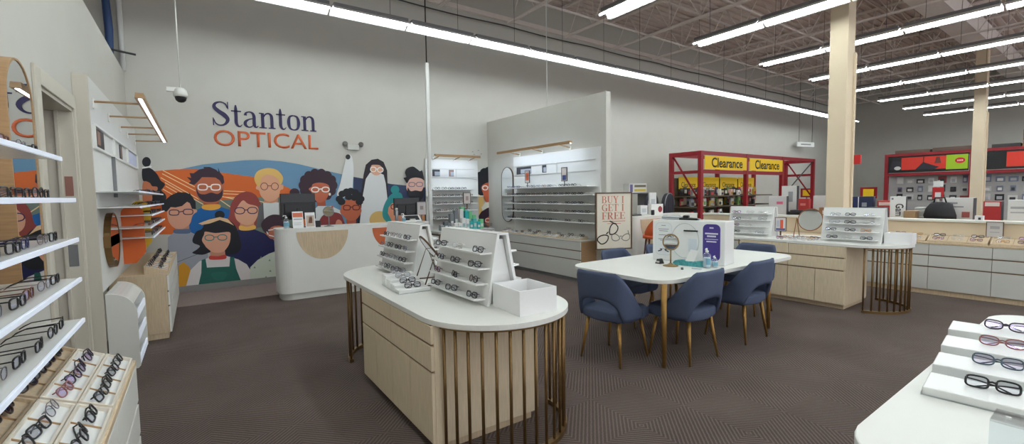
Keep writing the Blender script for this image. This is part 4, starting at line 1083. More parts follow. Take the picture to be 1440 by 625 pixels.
def make_chair():
    t = thing('dining_chair', 'x', 'chair')
    # local: sitter faces +y
    MB().prism(smooth_closed([(-.20,-.20),(.20,-.20),(.235,.02),(.225,.22),(.0,.25),(-.225,.22),(-.235,.02)], 5), .385, .475, 'z', None, .022).build('seat', NAVYF, t, smooth=True)
    n = 40; inner = []; outer = []; b = MB()
    rows = 9
    def prof(th):      # th: 0 at the back, +-1 at the wing tips
        a = abs(th)
        top = .83 if a < .42 else .83 - (.83-.47)*((a-.42)/.58)**1.0
        bot = .40
        if a < .46: bot = .40 + .185*max(0, 1-(a/.46)**3.6)**.5
        if a < .42: top = .83
        return bot, max(top, bot+.03)
    def plan(th, z, off):
        # a U shaped wrap, slightly flared with height
        f = 1 + .05*(z-.4)/.43
        a = th*PI*.56
        sx, sy = math.sin(a), math.cos(a)
        q = 3.8
        rr = (abs(sx)**q + abs(sy)**q)**(-1/q)
        lean = -.035*(z-.4)/.43
        return ((.232+off)*rr*sx*f, -(.235+off)*rr*sy + lean + .0)
    G = [[], []]
    for sd, off in ((0, .0), (1, .034)):
        for i in range(n+1):
            th = -1 + 2*i/n; bo, to = prof(th)
            colv = []
            for j in range(rows+1):
                z = bo + (to-bo)*j/rows
                e = .008 if j in (0, rows) else 0
                x, y = plan(th, z, off + (e if sd == 0 else -e)); colv.append(b.bm.verts.new((x, y, z)))
            G[sd].append(colv)
    for i in range(n):
        for j in range(rows):
            b.bm.faces.new((G[0][i][j], G[0][i][j+1], G[0][i+1][j+1], G[0][i+1][j])); b.bm.faces.new((G[1][i][j], G[1][i+1][j], G[1][i+1][j+1], G[1][i][j+1]))
        b.bm.faces.new((G[0][i][rows], G[1][i][rows], G[1][i+1][rows], G[0][i+1][rows])); b.bm.faces.new((G[0][i][0], G[0][i+1][0], G[1][i+1][0], G[1][i][0]))
    for i in (0, n):
        for j in range(rows): b.bm.faces.new((G[0][i][j], G[1][i][j], G[1][i][j+1], G[0][i][j+1]))
    b.build('backrest', NAVYF, t, smooth=True)
    b = MB(); b.box(-.17, .17, -.17, .17, .372, .386); b.build('underframe', BLACK, t)
    for sx in (-1, 1):
        for sy in (-1, 1):
            MB().tube([(sx*.215, sy*.215, 0), (sx*.165, sy*.165, .385)], [.0105, .0185], 12).build('leg', GOLDLEG, t)
    return t
CH = make_chair()
chairs = [(3.10, 2.79, -PI/2+.12, 'blue-grey chair at the left end of the white table'),
          (3.63, 2.43, .0, 'blue-grey chair on the near side, close to the front table leg'),
          (4.56, 2.43, .0, 'blue-grey chair on the near side, farther right'),
          (4.14, 3.47, PI+.05, 'blue-grey chair on the far side, facing the left half of the table'),
          (4.98, 3.48, PI-.04, 'blue-grey chair on the far side, mostly behind the white box'),
          (5.64, 2.88, PI/2, 'blue-grey chair at the right end of the white table')]
for k, (x, y, rz, lab) in enumerate(chairs):
    if k == 0: CH.location = (x, y, 0); CH.rotation_euler = (0, 0, rz); CH['label'] = lab; CH['group'] = 'chairs round the white table'
    else: dup(CH, (x, y, 0), rz, lab, 'chairs round the white table')
# the white display box with its printed front (front toward -x)
BXR = -PI/2 + .165
t = thing('display_box', 'big white display box with printed panels standing on the table', 'display', (4.235, 2.80, .7605), BXR)
BW, BD, BH = .78, .25, .45      # local x along the front, front at y=-BD... centred
MB().box(-BW/2, BW/2, 0, BD, 0, BH, None, .006).build('body', WHITE2, t)
def panel(x0_, x1_, z0_, z1_, r, m, y=-.002, name='printed_panel', par=None):
    o_ = MB().prism(rrect(x0_, x1_, z0_, z1_, r, 6), y, y+.003, 'y').build(name, m, par or t); return o_
panel(-.355, -.165, .06, .42, .05, col((206,212,216))); panel(-.350, -.170, .065, .415, .048, col((228,232,232)), -.0035)
b = MB()
for z, wd in ((.385,.05),(.345,.12),(.325,.10),(.28,.11),(.235,.12),(.22,.08)): b.box(-.26-wd/2, -.26+wd/2, -.0045, -.0036, z, z+.006)
b.build('printed_text', col((120,124,128)), t)
b = MB()
for k in range(5):
    a = PI*(.1+.2*k); b.tube([(-.26+.02*math.cos(a), -.004, .11+.02*math.sin(a)), (-.26+.065*math.cos(a), -.004, .085+.05*math.sin(a))], .006, 5)
b.build('printed_figures', col((60,60,64)), t)
ringp = [(-.02+.15*math.cos(2*PI*q/32), .235+.185*math.sin(2*PI*q/32)) for q in range(32)]
b = MB(); b.tube([(u, -.002, v) for u, v in ringp], .004, 6, True); b.build('round_recess_rim', col((196,200,200)), t)
b = MB(); b.box(-.03, .12, -.016, -.001, .335, .350, None, .003); b.build('pen_rest', BLACK, t)
MB().box(.02, .11, -.0035, -.0005, .12, .26).build('printed_card', col((214,222,228)), t)
pp = panel(.170, .345, .045, .42, .05, col((74,58,140)))
b = MB()
for z, wd, hh in ((.375,.04,.014),(.315,.13,.016),(.288,.09,.016),(.262,.13,.006),(.235,.10,.012)): b.box(.2575-wd/2, .2575+wd/2, -.0035, -.0021, z, z+hh)
b.build('printed_text', col((226,222,240)), pp)
round_mirror('round mirror on a brass stem standing on the white table', 3.93, 2.78, .7605, .078, .245, -PI/2+.3, mat('brass_dull', (150,126,86), .4, .6, var=.03))
bottle('clear hand sanitiser bottle with white pump before the purple panel', 4.09, 2.48, .7605, .20, .038)
bottle('smaller clear sanitiser bottle on the white table', 4.16, 2.44, .7605, .12, .03)
t = thing('tissue_pouch', 'teal patterned lens cloth pack lying on the white table', 'pack', (4.085, 2.67, .7605), -PI/2+.2)
b = MB(); b.prism(smooth_closed([(-.14,0),(-.14,.045),(-.05,.055),(.03,.04),(.12,.06),(.15,.03),(.15,0)], 4), -.03, .03, 'y', None, .008)
b.build('pouch', mat('teal_print', (76,160,164), .5, var=.35, scale=40), t)
b = MB(); b.poly([(-.03,-.032,.05),(.06,-.032,.05),(.10,-.02,.16),(.02,-.01,.17)]); b.poly([(-.03,-.030,.05),(.02,-.008,.17),(.10,-.018,.16),(.06,-.030,.05)]); b.build('cloth', WHITE2, t)
t = thing('phone_stand', 'small black folded stand on the white table by the mirror', 'stand', (3.98, 2.95, .7605), -PI/2)
b = MB(); b.prism([(-.035,0),(.035,0),(.012,.05),(-.012,.05)], -.03, .03, 'y'); b.build('stand', BLACK, t); MB().box(-.02,.02,-.033,-.0305,.012,.03).build('card', GREYW, t)
for k, (dx, dy) in enumerate(((3.86, 2.60), (3.95, 2.50))):
    tag(MB().box(-.05,.05,-.012,.012,0,.008,None,.003).build('pen', [DGREY, col((196,206,216))][k], None, (dx, dy, .7605), .6+k), ['grey pen lying on the white table', 'pale pen lying on the white table near the sanitiser'][k], 'pen')
# things on top of the display box
t = thing('glasses_case', 'silver glasses case lying on top of the white display box', 'case', (4.30, 3.02, 1.2110), -PI/2+.16)
MB().box(-.11, .11, -.04, .04, 0, .045, None, .014).build('shell', mat('silver_case', (190,194,198), .3, .4, var=.03), t); MB().box(-.11, .11, -.041, .041, .02, .024).build('seam', DGREY, t)
t = thing('tape_dispenser', 'black lens tool lying on top of the white display box', 'tool', (4.32, 2.83, 1.2110), -PI/2+.2)
b = MB(); b.box(-.10, .10, -.03, .03, 0, .02, None, .006); b.box(-.06, .0, -.025, .025, .02, .05, None, .008); b.build('body', BLACK, t); MB().tube([(-.1,0,.03),(.12,0,.015)], .006, 6).build('handle', STEEL, t)

# ================================================================== EASEL SIGN: BUY 1 GET 1 FREE
SGR = -.40
t = thing('easel_sign', 'framed buy one get one free poster on a floor stand', 'sign', (5.60, 5.05, 0), SGR)
SW, SZ0, SZ1 = .60, .60, 1.50
MB().box(-SW/2, SW/2, -.010, .010, SZ0, SZ1).build('poster', col((226,219,202)), t)
b = MB(); k = .022
b.box(-SW/2-k, -SW/2, -.018, .018, SZ0-k, SZ1+k).box(SW/2, SW/2+k, -.018, .018, SZ0-k, SZ1+k).box(-SW/2, SW/2, -.018, .018, SZ0-k, SZ0).box(-SW/2, SW/2, -.018, .018, SZ1, SZ1+k)
b.build('frame', BRONZED, t)
RED = col((204,112,92))
for body, wd, z in (('BUY 1', .40, 1.345), ('GET 1', .40, 1.215), ('FREE', .42, 1.080)):
    serif_mb(body, wd, .115, .001).build('lettering', RED, t, (-.215, -.0105, z))
b = MB(); b.box(-.20, .20, -.0115, -.0105, 1.042, 1.052); b.box(-.12, .12, -.0115, -.0105, 1.005, 1.013); b.build('small_print', RED, t)
def drawn_specs(cx, cz, s, rot, m, name):
    b = MB(); T = Matrix.Translation((cx, -.012, cz)) @ Matrix.Rotation(rot, 4, 'Y')
    for q in (-1, 1):
        P = [(q*(.085+.07*math.cos(a)*1.0)*s, 0, (.052*math.sin(a) + (.026*math.cos(a) if math.sin(a) > -.2 else 0))*s) for a in [2*PI*k/20 for k in range(20)]]
        b.tube(P, .0075*s, 5, True)
    b.tube([(-.018*s,0,.02*s),(.018*s,0,.02*s)], .007*s, 5); b.tube([(.15*s,0,.03*s),(.12*s,0,.11*s)], .007*s, 5)
    for v in b.bm.verts: v.co.y *= .12
    b.xf(T); return b.build(name, m, t)
drawn_specs(-.10, .835, 1.35, -.72, col((30,28,30)), 'drawn_glasses')
drawn_specs(.12, .775, 1.05, .02, col((140,134,126)), 'drawn_glasses')
MB().tube([(0, .0, .02), (0, .0, SZ0-k)], .013, 10).build('pole', BRONZED, t)
MB().lathe([(.17,0),(.17,.008),(.05,.022),(.016,.03)], n=28).build('base', WOODT, t)

# ================================================================== SECOND DESK, STOOLS
front_desk('second white desk with oak half circle, behind the poster', 6.80, 8.92, 5.60, 6.15, 1.045, [(7.42, .46, WOOD)], None, .10)
def make_stool():
    t = thing('bar_stool', 'x', 'stool')
    MB().prism(smooth_closed([(-.19,-.17),(.19,-.17),(.20,.15),(.0,.20),(-.20,.15)], 5), .66, .72, 'z', None, .02).build('seat', ORNG, t, smooth=True)
    b = MB(); n = 16; A = []; 
    for off in (0, .022):
        G = []
        for i in range(n+1):
            a = PI*(.12 + .76*i/n); f = math.sin(PI*i/n)
            G.append([b.bm.verts.new(((.20+off)*math.cos(a)*1.05, -(.17+off)*math.sin(a), .68 + h*(.10+.26*f))) for h in (0, .5, 1)])
        A.append(G)
    for i in range(n):
        for j in range(2):
            b.bm.faces.new((A[0][i][j],A[0][i+1][j],A[0][i+1][j+1],A[0][i][j+1])); b.bm.faces.new((A[1][i][j],A[1][i][j+1],A[1][i+1][j+1],A[1][i+1][j]))
        b.bm.faces.new((A[0][i][2],A[0][i+1][2],A[1][i+1][2],A[1][i][2])); b.bm.faces.new((A[0][i][0],A[1][i][0],A[1][i+1][0],A[0][i+1][0]))
    b.build('backrest', ORNG, t, smooth=True)
    for sx in (-1, 1):
        for sy in (-1, 1): MB().tube([(sx*.20, sy*.19, 0), (sx*.14, sy*.13, .665)], [.012,.018], 10).build('leg', mat('walnut', (96,62,46), .5, var=.08), t)
    b = MB()
    for p, q in (((-.185,-.175),(.185,-.175)), ((-.185,.175),(.185,.175)), ((-.185,-.175),(-.185,.175)), ((.185,-.175),(.185,.175))): b.tube([(*p,.22),(*q,.22)], .008, 6)
    b.build('footrest', MATS['walnut'], t)
    return t
ST = make_stool(); ST.location = (6.92, 5.22, 0); ST.rotation_euler = (0,0,-.7); ST['label'] = 'orange bar stool with walnut legs right of the poster'; ST['group'] = 'orange bar stools'
dup(ST, (7.86, 5.10, 0), PI+.2, 'orange bar stool mostly hidden behind the white display box', 'orange bar stools')
DZ2 = 1.0455
for lab, x, y, w_, d_, h_, rgb, nm in (('white carton with a round red print on the second desk', 7.88, 5.95, .28, .12, .22, (236,234,230), 'carton'), ('tall slim white box standing behind the round-print carton', 7.92, 6.06, .16, .05, .46, (226,226,226), 'carton'), ('small white box at the left on the second desk', 7.45, 5.95, .16, .14, .20, (222,222,220), 'carton')):
    t = thing('carton', lab, 'box', (x, y, DZ2), -.35)
    MB().box(-w_/2, w_/2, -d_/2, d_/2, 0, h_, None, .003).build('board', col(rgb), t)
    if 'round' in lab and 'red' in lab: MB().prism([(.07+.05*math.cos(2*PI*q/20), .11+.065*math.sin(2*PI*q/20)) for q in range(20)], -d_/2-.002, -d_/2-.0005, 'y').build('round_print', col((150,50,56)), t)
    else: MB().box(-w_*.3, w_*.3, -d_/2-.0015, -d_/2-.0005, h_*.3, h_*.7).build('printed_block', col((190,194,198)), t)
tag(MB().box(-.20,.20,-.08,.08,0,.025,None,.006).build('keyboard', BLACK, None, (7.12, 5.92, DZ2), .1), 'black keyboard at the left end of the second desk', 'keyboard')
tag(MB().lathe([(.03,0),(.035,.01),(.035,.10),(.03,.105)], n=14).build('pen_cup', BLACK, None, (7.62, 5.82, DZ2)), 'small black cup on the second desk', 'cup')

# ================================================================== RIGHT COUNTER CONTENTS
RX = 7.02
riser_display('white riser display on the right counter, left of the round mirror', RX, 3.50, .8305, 0, .66, .43, 'right counter risers')
fill_riser(RX, 3.50, .8305, .43, lambda q: .130-.085*q/.43, -1, 3, 'left riser, right counter', 'glasses on the left riser of the right counter', ['bk','cl','gm','tt','cl','cl'], .66, ((1,2),))
riser_display('white riser display on the right counter, beside the white box', RX, 2.20, .8305, 0, .66, .43, 'right counter risers')
fill_riser(RX, 2.20, .8305, .43, lambda q: .130-.085*q/.43, -1, 3, 'right riser, right counter', 'glasses on the right riser of the right counter', ['bk','cl','bk','bk','bk','gd','gm','bk','cl','gm','bk','cl'], .66)
tilt_mirror('large round mirror with copper legs on the right counter', 7.10, 2.74, .8305, -PI/2, -.16, .155)
sign_holder('small framed colour card on the right counter by the mirror', 6.98, 3.08, .8305, .13, .19, .09, -PI/2+.25, col((216,212,214)), [(.45,.75,.15,.85,(220,96,66)), (.1,.4,.3,.8,(180,186,196)), (.05,.95,.03,.2,(90,92,150))], BRONZED, 'card')
for k in range(9):
    x = 6.68 + .12*(k % 3); y = 2.62 + .17*(k//3)
    glasses(['cl','gd','bk','cl','gm','cl','pk','cl','gd'][k], (x, y, .8335), PI+RS.uniform(-.5,.5), '%s of the loose pairs around the right counter mirror' % ordn(k), 'loose glasses on the right counter', 'open')

# ================================================================== WHITE CABINETS ALONG THE LOW WALL
cabinet('drawer_cabinet', 'long white drawer cabinet with oak top along the low wall', 8.46, 8.96, -.11, 4.87, .745, 8, 'x-', WOOD, GREYW, (0.565, 0.40), .07)
for g in range(6):
    y1 = 3.08 - .622*g + .0; y1 = 1.79 + .622*(2-g); y0 = y1-.60
    lab = 'oak tray of bright frames, %s from the left on the low wall cabinet' % ordn(g)
    tray(8.50, 8.68, y0, y1, .7455, lab, 'low wall trays', 2, .075, -1, WOOD)
    for q in range(2):
        for j in range(3):
            st = ['tt','cl','pk','gd','bk','cl'][(g+q*2+j*3) % 6]
            glasses(st, (8.53+.085*q, y1-.11-.19*j, .790+.042*q), PI+RS.uniform(-.1,.1), '%s from the left in %s row of low wall tray %s' % (ordn(j), ('front','rear')[q], ['one','two','three','four','five','six'][g]), 'glasses in the low wall trays', 'folded', -.3)
    for j in range(2):
        glasses(['bk','pk','cl','bk','gm','tt'][g], (8.73, y1-.14-.30*j, .7485), PI+RS.uniform(-.1,.1), '%s from the left behind low wall tray %s' % (ordn(j), ['one','two','three','four','five','six'][g]), 'glasses standing behind the low wall trays', 'open')
sign_holder('brown framed notice standing on the white cabinet by the low wall', 8.88, 1.18, .7455, .15, .20, .085, -PI/2, col((206,202,200)), [(.2,.8,.55,.75,(170,166,166)), (.2,.8,.3,.35,(170,166,166))], BRONZED)

# ================================================================== TABLE AT THE NEAR RIGHT
fitting_table('white table with rounded corners at the near right', 1.50, 3.95, -.70, .505, .76, .20)
step_tray('stepped white tray holding four glasses on the near right table', 2.19, .01, .7605, -PI/2+.10, 4, .88, .20, .017, .060)
for k, st in enumerate(('bk', 'bl', 'pk', 'pc')):
    g_ = glasses(st, (2.285+.262*k, .29+.022*k, .7605+.030+.017*k+.004), PI+.10+RS.uniform(-.04,.06), '%s step up in the stepped tray on the near right table' % ordn(k), 'glasses in the near right step tray', 'folded', -.55); g_.scale = (1.14, 1.14, 1.14)
t = thing('acrylic_stand', 'clear acrylic stand with small holes at the near right table edge', 'stand', (1.80, .08, .7605), -PI/2)
b = MB(); b.box(-.15, .15, -.003, .003, 0, .10); b.box(-.15, .15, 0, .10, .10, .105); b.build('shell', ACRYL, t)
for k in range(4): MB().lathe([(.006,0),(.006,.002),(.001,.003)], n=10).build('peg', WHITE2, t, (-.12+.08*k, .05, .105))

# ================================================================== STORE BEYOND THE LOW WALL
# low grey gondola shelves just behind the low wall
t = thing('store_shelf', 'low grey store shelf with brown top behind the low wall', 'shelf', (10.6, 2.6, 0))
MB().box(-.35, .35, -2.2, 2.6, 0, .93).build('body', MGREY, t); MB().box(-.38, .38, -2.22, 2.62, .93, .965, None, .004).build('top', WOODT, t)
for k in range(8): MB().box(-.365, -.35, -2.15+.6*k, -1.60+.6*k, .62, .86, None, .003).build('bin_front', GREYW, t)
GZ = .9655
def carton(label, x, y, z, w_, d_, h_, face, side=None, rz=0, prints=()):
    """carton: w along y (seen face toward -x), d along x"""
    t = thing('carton', label, 'box', (x, y, z), rz)
    MB().box(-d_/2, d_/2, -w_/2, w_/2, 0, h_, None, .004).build('board', col(face), t)
    if side: MB().box(-d_/2, d_/2, -w_/2-.002, -w_/2+.001, .004, h_-.004).build('side_print', col(side), t)
    for u0, u1, v0, v1, c in prints: MB().box(-d_/2-.003, -d_/2-.0005, w_/2-u0*w_, w_/2-u1*w_, v0*h_, v1*h_).build('printed_block', col(c), t)
    return t
g = carton('tall white carton with sideways black lettering and dark side', 10.42, 2.60, GZ, .22, .20, .40, (232,232,230), (52,54,62), .15, ((.1,.22,.86,.94,(120,120,124)),))
x_ = text_mb('Gam', .22, .11, .012, .002)
x_.xf(Matrix(((0,1,0,-.1015),(0,0,-1,.03),(-1,0,0,.27),(0,0,0,1)))); x_.build('lettering', col((34,34,38)), g)
carton('navy carton with white edge right of the cream column', 10.42, 3.33, GZ, .24, .10, .40, (30,42,92), (226,226,226), .2)
carton('dark blue carton behind the navy one', 10.75, 3.18, GZ, .26, .16, .40, (44,52,84), None, .1, ((.3,.6,.5,.7,(170,176,190)),))
carton('white printer carton with grey lettering lines beside the distant column', 10.72, 1.86, GZ, .38, .24, .37, (222,222,220), (60,60,66), 0, ((.08,.5,.72,.8,(150,150,154)),(.08,.7,.56,.62,(150,150,154)),(.65,.9,.1,.36,(170,90,86))))
carton('red and grey carton at the right of the white printer carton', 10.47, 1.42, GZ, .20, .22, .32, (176,44,46), (76,78,84), 0, ((.1,.9,.75,.95,(214,206,200)),))
carton('white carton at the far right edge behind the low wall', 10.46, 1.10, GZ, .30, .22, .34, (224,224,222), (200,200,200), 0, ((.1,.6,.6,.7,(170,170,174)),(.1,.8,.4,.46,(176,176,180))))
carton('white carton with pink lettering left of the cream column', 10.35, 4.62, GZ, .34, .16, .42, (218,214,214), (60,60,66), .18, ((.45,.8,.58,.72,(226,120,150)),))
carton('tall white carton with a grey picture behind the pink-lettered one', 10.75, 4.56, GZ, .30, .14, .64, (216,216,214), (34,34,38), .1, ((.45,.75,.45,.8,(150,154,158)),))
carton('small red carton beside the wide white one', 10.45, 4.15, GZ+.12, .20, .10, .24, (190,56,56), None, 0, ((.2,.7,.4,.6,(220,130,120)),))
carton('wide white carton left of the cream column', 10.72, 3.86, GZ, .42, .12, .42, (218,216,214), None, 0, ((.55,.75,.6,.72,(180,130,150)),))
carton('small brown carton in front of the wide white one', 10.42, 3.74, GZ, .20, .14, .18, (150,104,70), None, 0, ((.3,.7,.3,.7,(220,206,190)),))
def machine(label, x, y, z, w_, d_, h_, body, tray_c):
    t = thing('printer', label, 'printer', (x, y, z))
    MB().box(-d_/2, d_/2, -w_/2, w_/2, 0, h_*.75, None, .02).build('body', col(body), t)
    MB().box(-d_*.3, d_/2, -w_*.45, w_*.45, h_*.75, h_, None, .012).build('lid', col(tuple(min(255,v+20) for v in body)), t)
    MB().box(-d_/2-.08, -d_/2, -w_*.3, w_*.3, h_*.15, h_*.2).build('paper_tray', col(tray_c), t)
    return t
machine('long black printer with red end on the store shelf', 10.45, 4.15, GZ, .56, .26, .12, (40,38,42), (120,40,44))
machine('black printer between the navy carton and the lettered carton', 10.48, 2.93, GZ, .30, .30, .20, (34,34,38), (200,196,190))
machine('light grey printer right of the lettered carton', 10.70, 2.32, GZ, .22, .30, .20, (180,180,178), (210,210,210))
tag(MB().box(-.12,.12,-.08,.08,0,.15,None,.01).build('wood_box', WOODT, None, (10.35, 2.40, GZ)), 'orange-brown box right of the lettered carton', 'box')
t = thing('shopping_bag', 'crumpled black bag standing on the store shelf', 'bag', (10.37, 2.03, GZ))
b = MB(); rr = random.Random(3)
rings = []
for z, w_, d_ in ((0,.20,.13),(.08,.21,.14),(.18,.185,.12),(.26,.15,.09),(.30,.10,.06)):
    rings.append([b.bm.verts.new((d_*math.cos(2*PI*q/18)*(1+rr.uniform(-.1,.1)), w_*math.sin(2*PI*q/18)*(1+rr.uniform(-.08,.08)), z+rr.uniform(-.012,.012)*(z > 0))) for q in range(18)])
for A, B in zip(rings, rings[1:]):
    for q in range(18): b.bm.faces.new((A[q], A[(q+1)%18], B[(q+1)%18], B[q]))
b.bm.faces.new(rings[0][::-1]); b.bm.faces.new(rings[-1])
b.build('bag_body', mat('black_bag', (30,30,36), .6, var=.1), t, smooth=True); MB().tube([(-.02,-.08,.28),(-.05,-.06,.38),(-.05,.06,.38),(-.02,.08,.28)], .012, 8).build('handle', BLACK, t)
carton('small white note box leaning on the low wall ledge', 9.07, 1.36, 1.0455, .09, .05, .065, (226,224,224), None, 0, ((.4,.7,.1,.6,(40,40,44)),))
carton('red carton between the dark blue carton and the black printer', 10.78, 2.88, GZ, .22, .14, .32, (206,66,60), None, 0, ((.1,.9,.7,.9,(230,200,196)),))
# dark office chairs behind the second desk
def office_chair(label, x, y, rz, group):
    t = thing('office_chair', label, 'chair', (x, y, 0), rz, group)
    out = [(.30*math.cos(a)*1.0, 1.18+.30*math.sin(a)) for a in [PI*q/16 for q in range(17)]] + [(-.27, .62), (.27, .62)]
    MB().prism(out, -.05, .05, 'y', None, .02).build('backrest', mat('charcoal_fabric', (52,52,64), .8, var=.1, scale=60), t)
    MB().tube([(u, -.052, v) for u, v in out[:17]], .012, 8).build('rim', STEEL, t)
    for k in range(4): MB().box(-.17+.11*k, -.155+.11*k, -.056, -.049, .70, 1.36).build('seam', BLACK, t)
    MB().prism(rrect(-.27, .27, -.06, .45, .1), .46, .56, 'z', None, .02).build('seat', MATS['charcoal_fabric'], t)
    MB().tube([(0,.2,.08),(0,.2,.46)], .03, 10).build('column', BLACK, t)
    b = MB()
    for k in range(5): a = 2*PI*k/5; b.tube([(0,.2,.09),(.3*math.cos(a),.2+.3*math.sin(a),.04)], .022, 6)
    b.build('star_base', BLACK, t)
    return t
office_chair('dark office chair with rounded silver-rimmed back, left one behind second desk', 8.78, 6.75, .25, 'dark office chairs')
office_chair('dark office chair with rounded silver-rimmed back, right one behind second desk', 9.45, 6.78, .25, 'dark office chairs')
carton('white and yellow carton resting on the wall shelf above the office chairs', 9.35, 7.7, 1.50, .50, .3, .24, (222,220,216), (226,206,120), 1.2, ((.05,.2,.1,.9,(110,100,150)),(.3,.95,.6,.85,(120,110,90)),(.3,.95,.15,.4,(216,190,80))))
t = thing('store_rack', 'grey store rack behind the dark office chairs', 'rack', (9.4, 7.85, 0))
for sx in (-.5, .5): MB().box(sx-.02, sx+.02, -.2, .2, 0, 1.47).build('upright', MGREY, t)
for z in (.3, .9, 1.47): MB().box(-.52, .52, -.22, .22, z, z+.028).build('shelf', MGREY, t)
# red clearance rack
R0, R1, RY0, RY1, RZ = 11.11, 18.1, 6.95, 7.85, 2.60
t = thing('clearance_rack', 'big red steel rack with yellow signs near the back wall', 'rack', (R0, RY0, 0))
xs = [0, 2.36, 4.62, 7.0]
for k, x in enumerate(xs):
    for y in (0, RY1-RY0): MB().box(x-.055, x+.055, y-.05, y+.05, 0, RZ).build('post', REDM, t)
    if k in (0, 3):
        MB().box(x-.05, x+.05, .05, RY1-RY0-.05, RZ-.12, RZ).build('end_beam', REDM, t)
        MB().box(x-.05, x+.05, .05, RY1-RY0-.05, 2.0, 2.08).build('end_beam', REDM, t)
        MB().tube([(x, RY1-RY0-.05, 2.5), (x, .05, 1.3)], .028, 6).build('brace', REDM, t)
for y in (0, RY1-RY0): MB().box(.055, 6.95, y-.04, y+.04, RZ-.10, RZ).build('top_beam', REDM, t)
MB().box(.055, 4.57, -.04, .04, 2.0, 2.10).build('front_beam', REDM, t)
MB().tube([(6.95, .0, 2.5), (5.6, .3, 1.4)], .02, 6).build('brace', DGREY, t)
MB().box(.1, 4.55, RY1-RY0-.03, RY1-RY0, .2, 1.9).build('back_panel', mat('peg_brown', (96,84,66), .8, var=.15, scale=20), t)
for z in (.75, 1.05, 1.35): MB().box(.06, 4.56, .25, RY1-RY0-.03, z, z+.03).build('shelf', mat('shelf_dark', (92,80,62), .7, var=.1), t)
for x0_, x1_, lab in ((R0+.10, R0+2.28, 'left'), (R0+2.46, R0+4.54, 'right')):
    t = thing('clearance_sign', 'yellow clearance sign, the %s one of two on the red rack front' % lab, 'sign', (x0_, RY0-.055, 2.11), 0, 'yellow clearance signs')
    wd = x1_-x0_
    MB().box(0, wd, -.008, .008, 0, .37).build('board', YEL, t)
    text_mb('Clearance', wd*.74, .27, .018, .002).build('lettering', col((40,36,28)), t, (wd*.15, -.0085, .055))
for k in range(4):
    t = thing('clearance_sign', 'smaller yellow clearance sign inside the red rack, %s from the left' % ordn(k), 'sign', (R0+.2+1.08*k, RY1-.10, 1.58), 0, 'small yellow clearance signs')
    MB().box(0, 1.0, -.006, .006, 0, .36).build('board', YEL, t); text_mb('Clearance', .7, .15, .01, .002).build('lettering', col((90,80,40)), t, (.12, -.0065, .06))
PK = [(224,222,214),(200,190,150),(70,66,60),(110,150,80),(230,226,220),(60,60,90),(190,60,60),(180,150,50),(150,150,156),(226,180,170),(40,40,44)]
n = 0
for r, z in enumerate((1.3805, 1.0805, .7805)):
    for k in range(17):
        if k in (8, 16): continue
        x = R0 + .27 + .235*k + (.12 if k > 8 else 0) + RS.uniform(-.03,.03); w_ = RS.uniform(.10,.20); h_ = RS.uniform(.15,.24 if r else .2); c = pick(PK)
        t = thing('packaged_item', 'small packaged item on the clearance rack, %s shelf, %s from the left' % (['top','middle','lower'][r], ordn(k)), 'package', (x, RY0+.42+.1*(k % 2), z), RS.uniform(-.2,.2), 'clearance goods')
        MB().box(-w_/2, w_/2, -.03, .03, 0.0005, h_, None, .006).build('card', col(c), t)
        MB().box(-w_*.32, w_*.32, -.045, -.0305, h_*.15, h_*.6, None, .006).build('blister', col(pick(PK)), t)
for r, z in enumerate((1.40, 1.10)):
    for k in range(26):
        if k in (12, 13): continue
        x = R0 + .25 + .165*k; c = pick(PK)
        t = thing('hanging_package', 'hanging blister package in the red rack, %s from the left in the %s row' % (ordn(k), ['upper', 'lower'][r]), 'package', (x, RY1-.16, z+.03*(k % 2)), 0, 'hanging clearance goods')
        MB().box(-.07, .07, -.008, .008, 0, .21).build('card', col(c), t); MB().box(-.05, .05, -.03, -.009, .03, .13, None, .008).build('blister', col(pick(PK)), t)
        MB().tube([(0, .125, .19), (0, -.03, .19)], .004, 5).build('hook', STEEL, t)
# red shelving on the far right
QX, QY0, QY1, QZ = 22.0, -4.0, 5.9, 2.82
t = thing('red_shelving', 'long red store shelving with picture banners at the far right', 'shelving', (QX, 0, 0))
for y in (5.9, 3.55, 3.40, .95, .80, -1.7): MB().box(0, .12, y-.06, y+.06, 0, QZ).build('post', REDM, t)
for z in (QZ-.10, 1.98): MB().box(-.01, .10, -1.7, QY1, z, z+.10).build('beam', REDM, t)
MB().box(.35, .40, -1.7, QY1, 0, 2.0).build('peg_panel', mat('peg_grey', (176,174,172), .7, var=.03), t)
MB().box(.12, 1.2, -1.7, QY1, QZ-.10, QZ-.04).build('top_deck', MGREY, t)
def banner(y0, y1, lab, parts):
    t = thing('shelf_banner', lab, 'banner', (QX-.02, y1, 2.10), 0)
    wd = y1-y0
    MB().box(-.012, .0, -wd, 0, 0, .60).build('board', BLACK, t)
    for u0, u1, v0, v1, c in parts: MB().box(-.016, -.0122, -u1*wd, -u0*wd, v0*.60, v1*.60).build('printed_block', col(c), t)
    return t
t = banner(3.62, 5.84, 'black, red and lime banner on the left bay of the red shelving', [(.18,.46,.16,.93,(222,58,42)), (.47,.74,.16,.93,(222,58,42)), (.74,.99,.1,.95,(168,206,40))])
MB().prism([(-.90*2.22+.13*math.cos(2*PI*q/24), .36+.10*math.sin(2*PI*q/24)) for q in range(24)], -.019, -.0165, 'x').build('oval_badge', col((214,40,40)), t)
b = MB()
for k in range(4): b.box(-.021, -.0192, -.90*2.22-.075+.04*k, -.90*2.22-.05+.04*k, .335, .385)
b.build('badge_text', WHITE2, t)
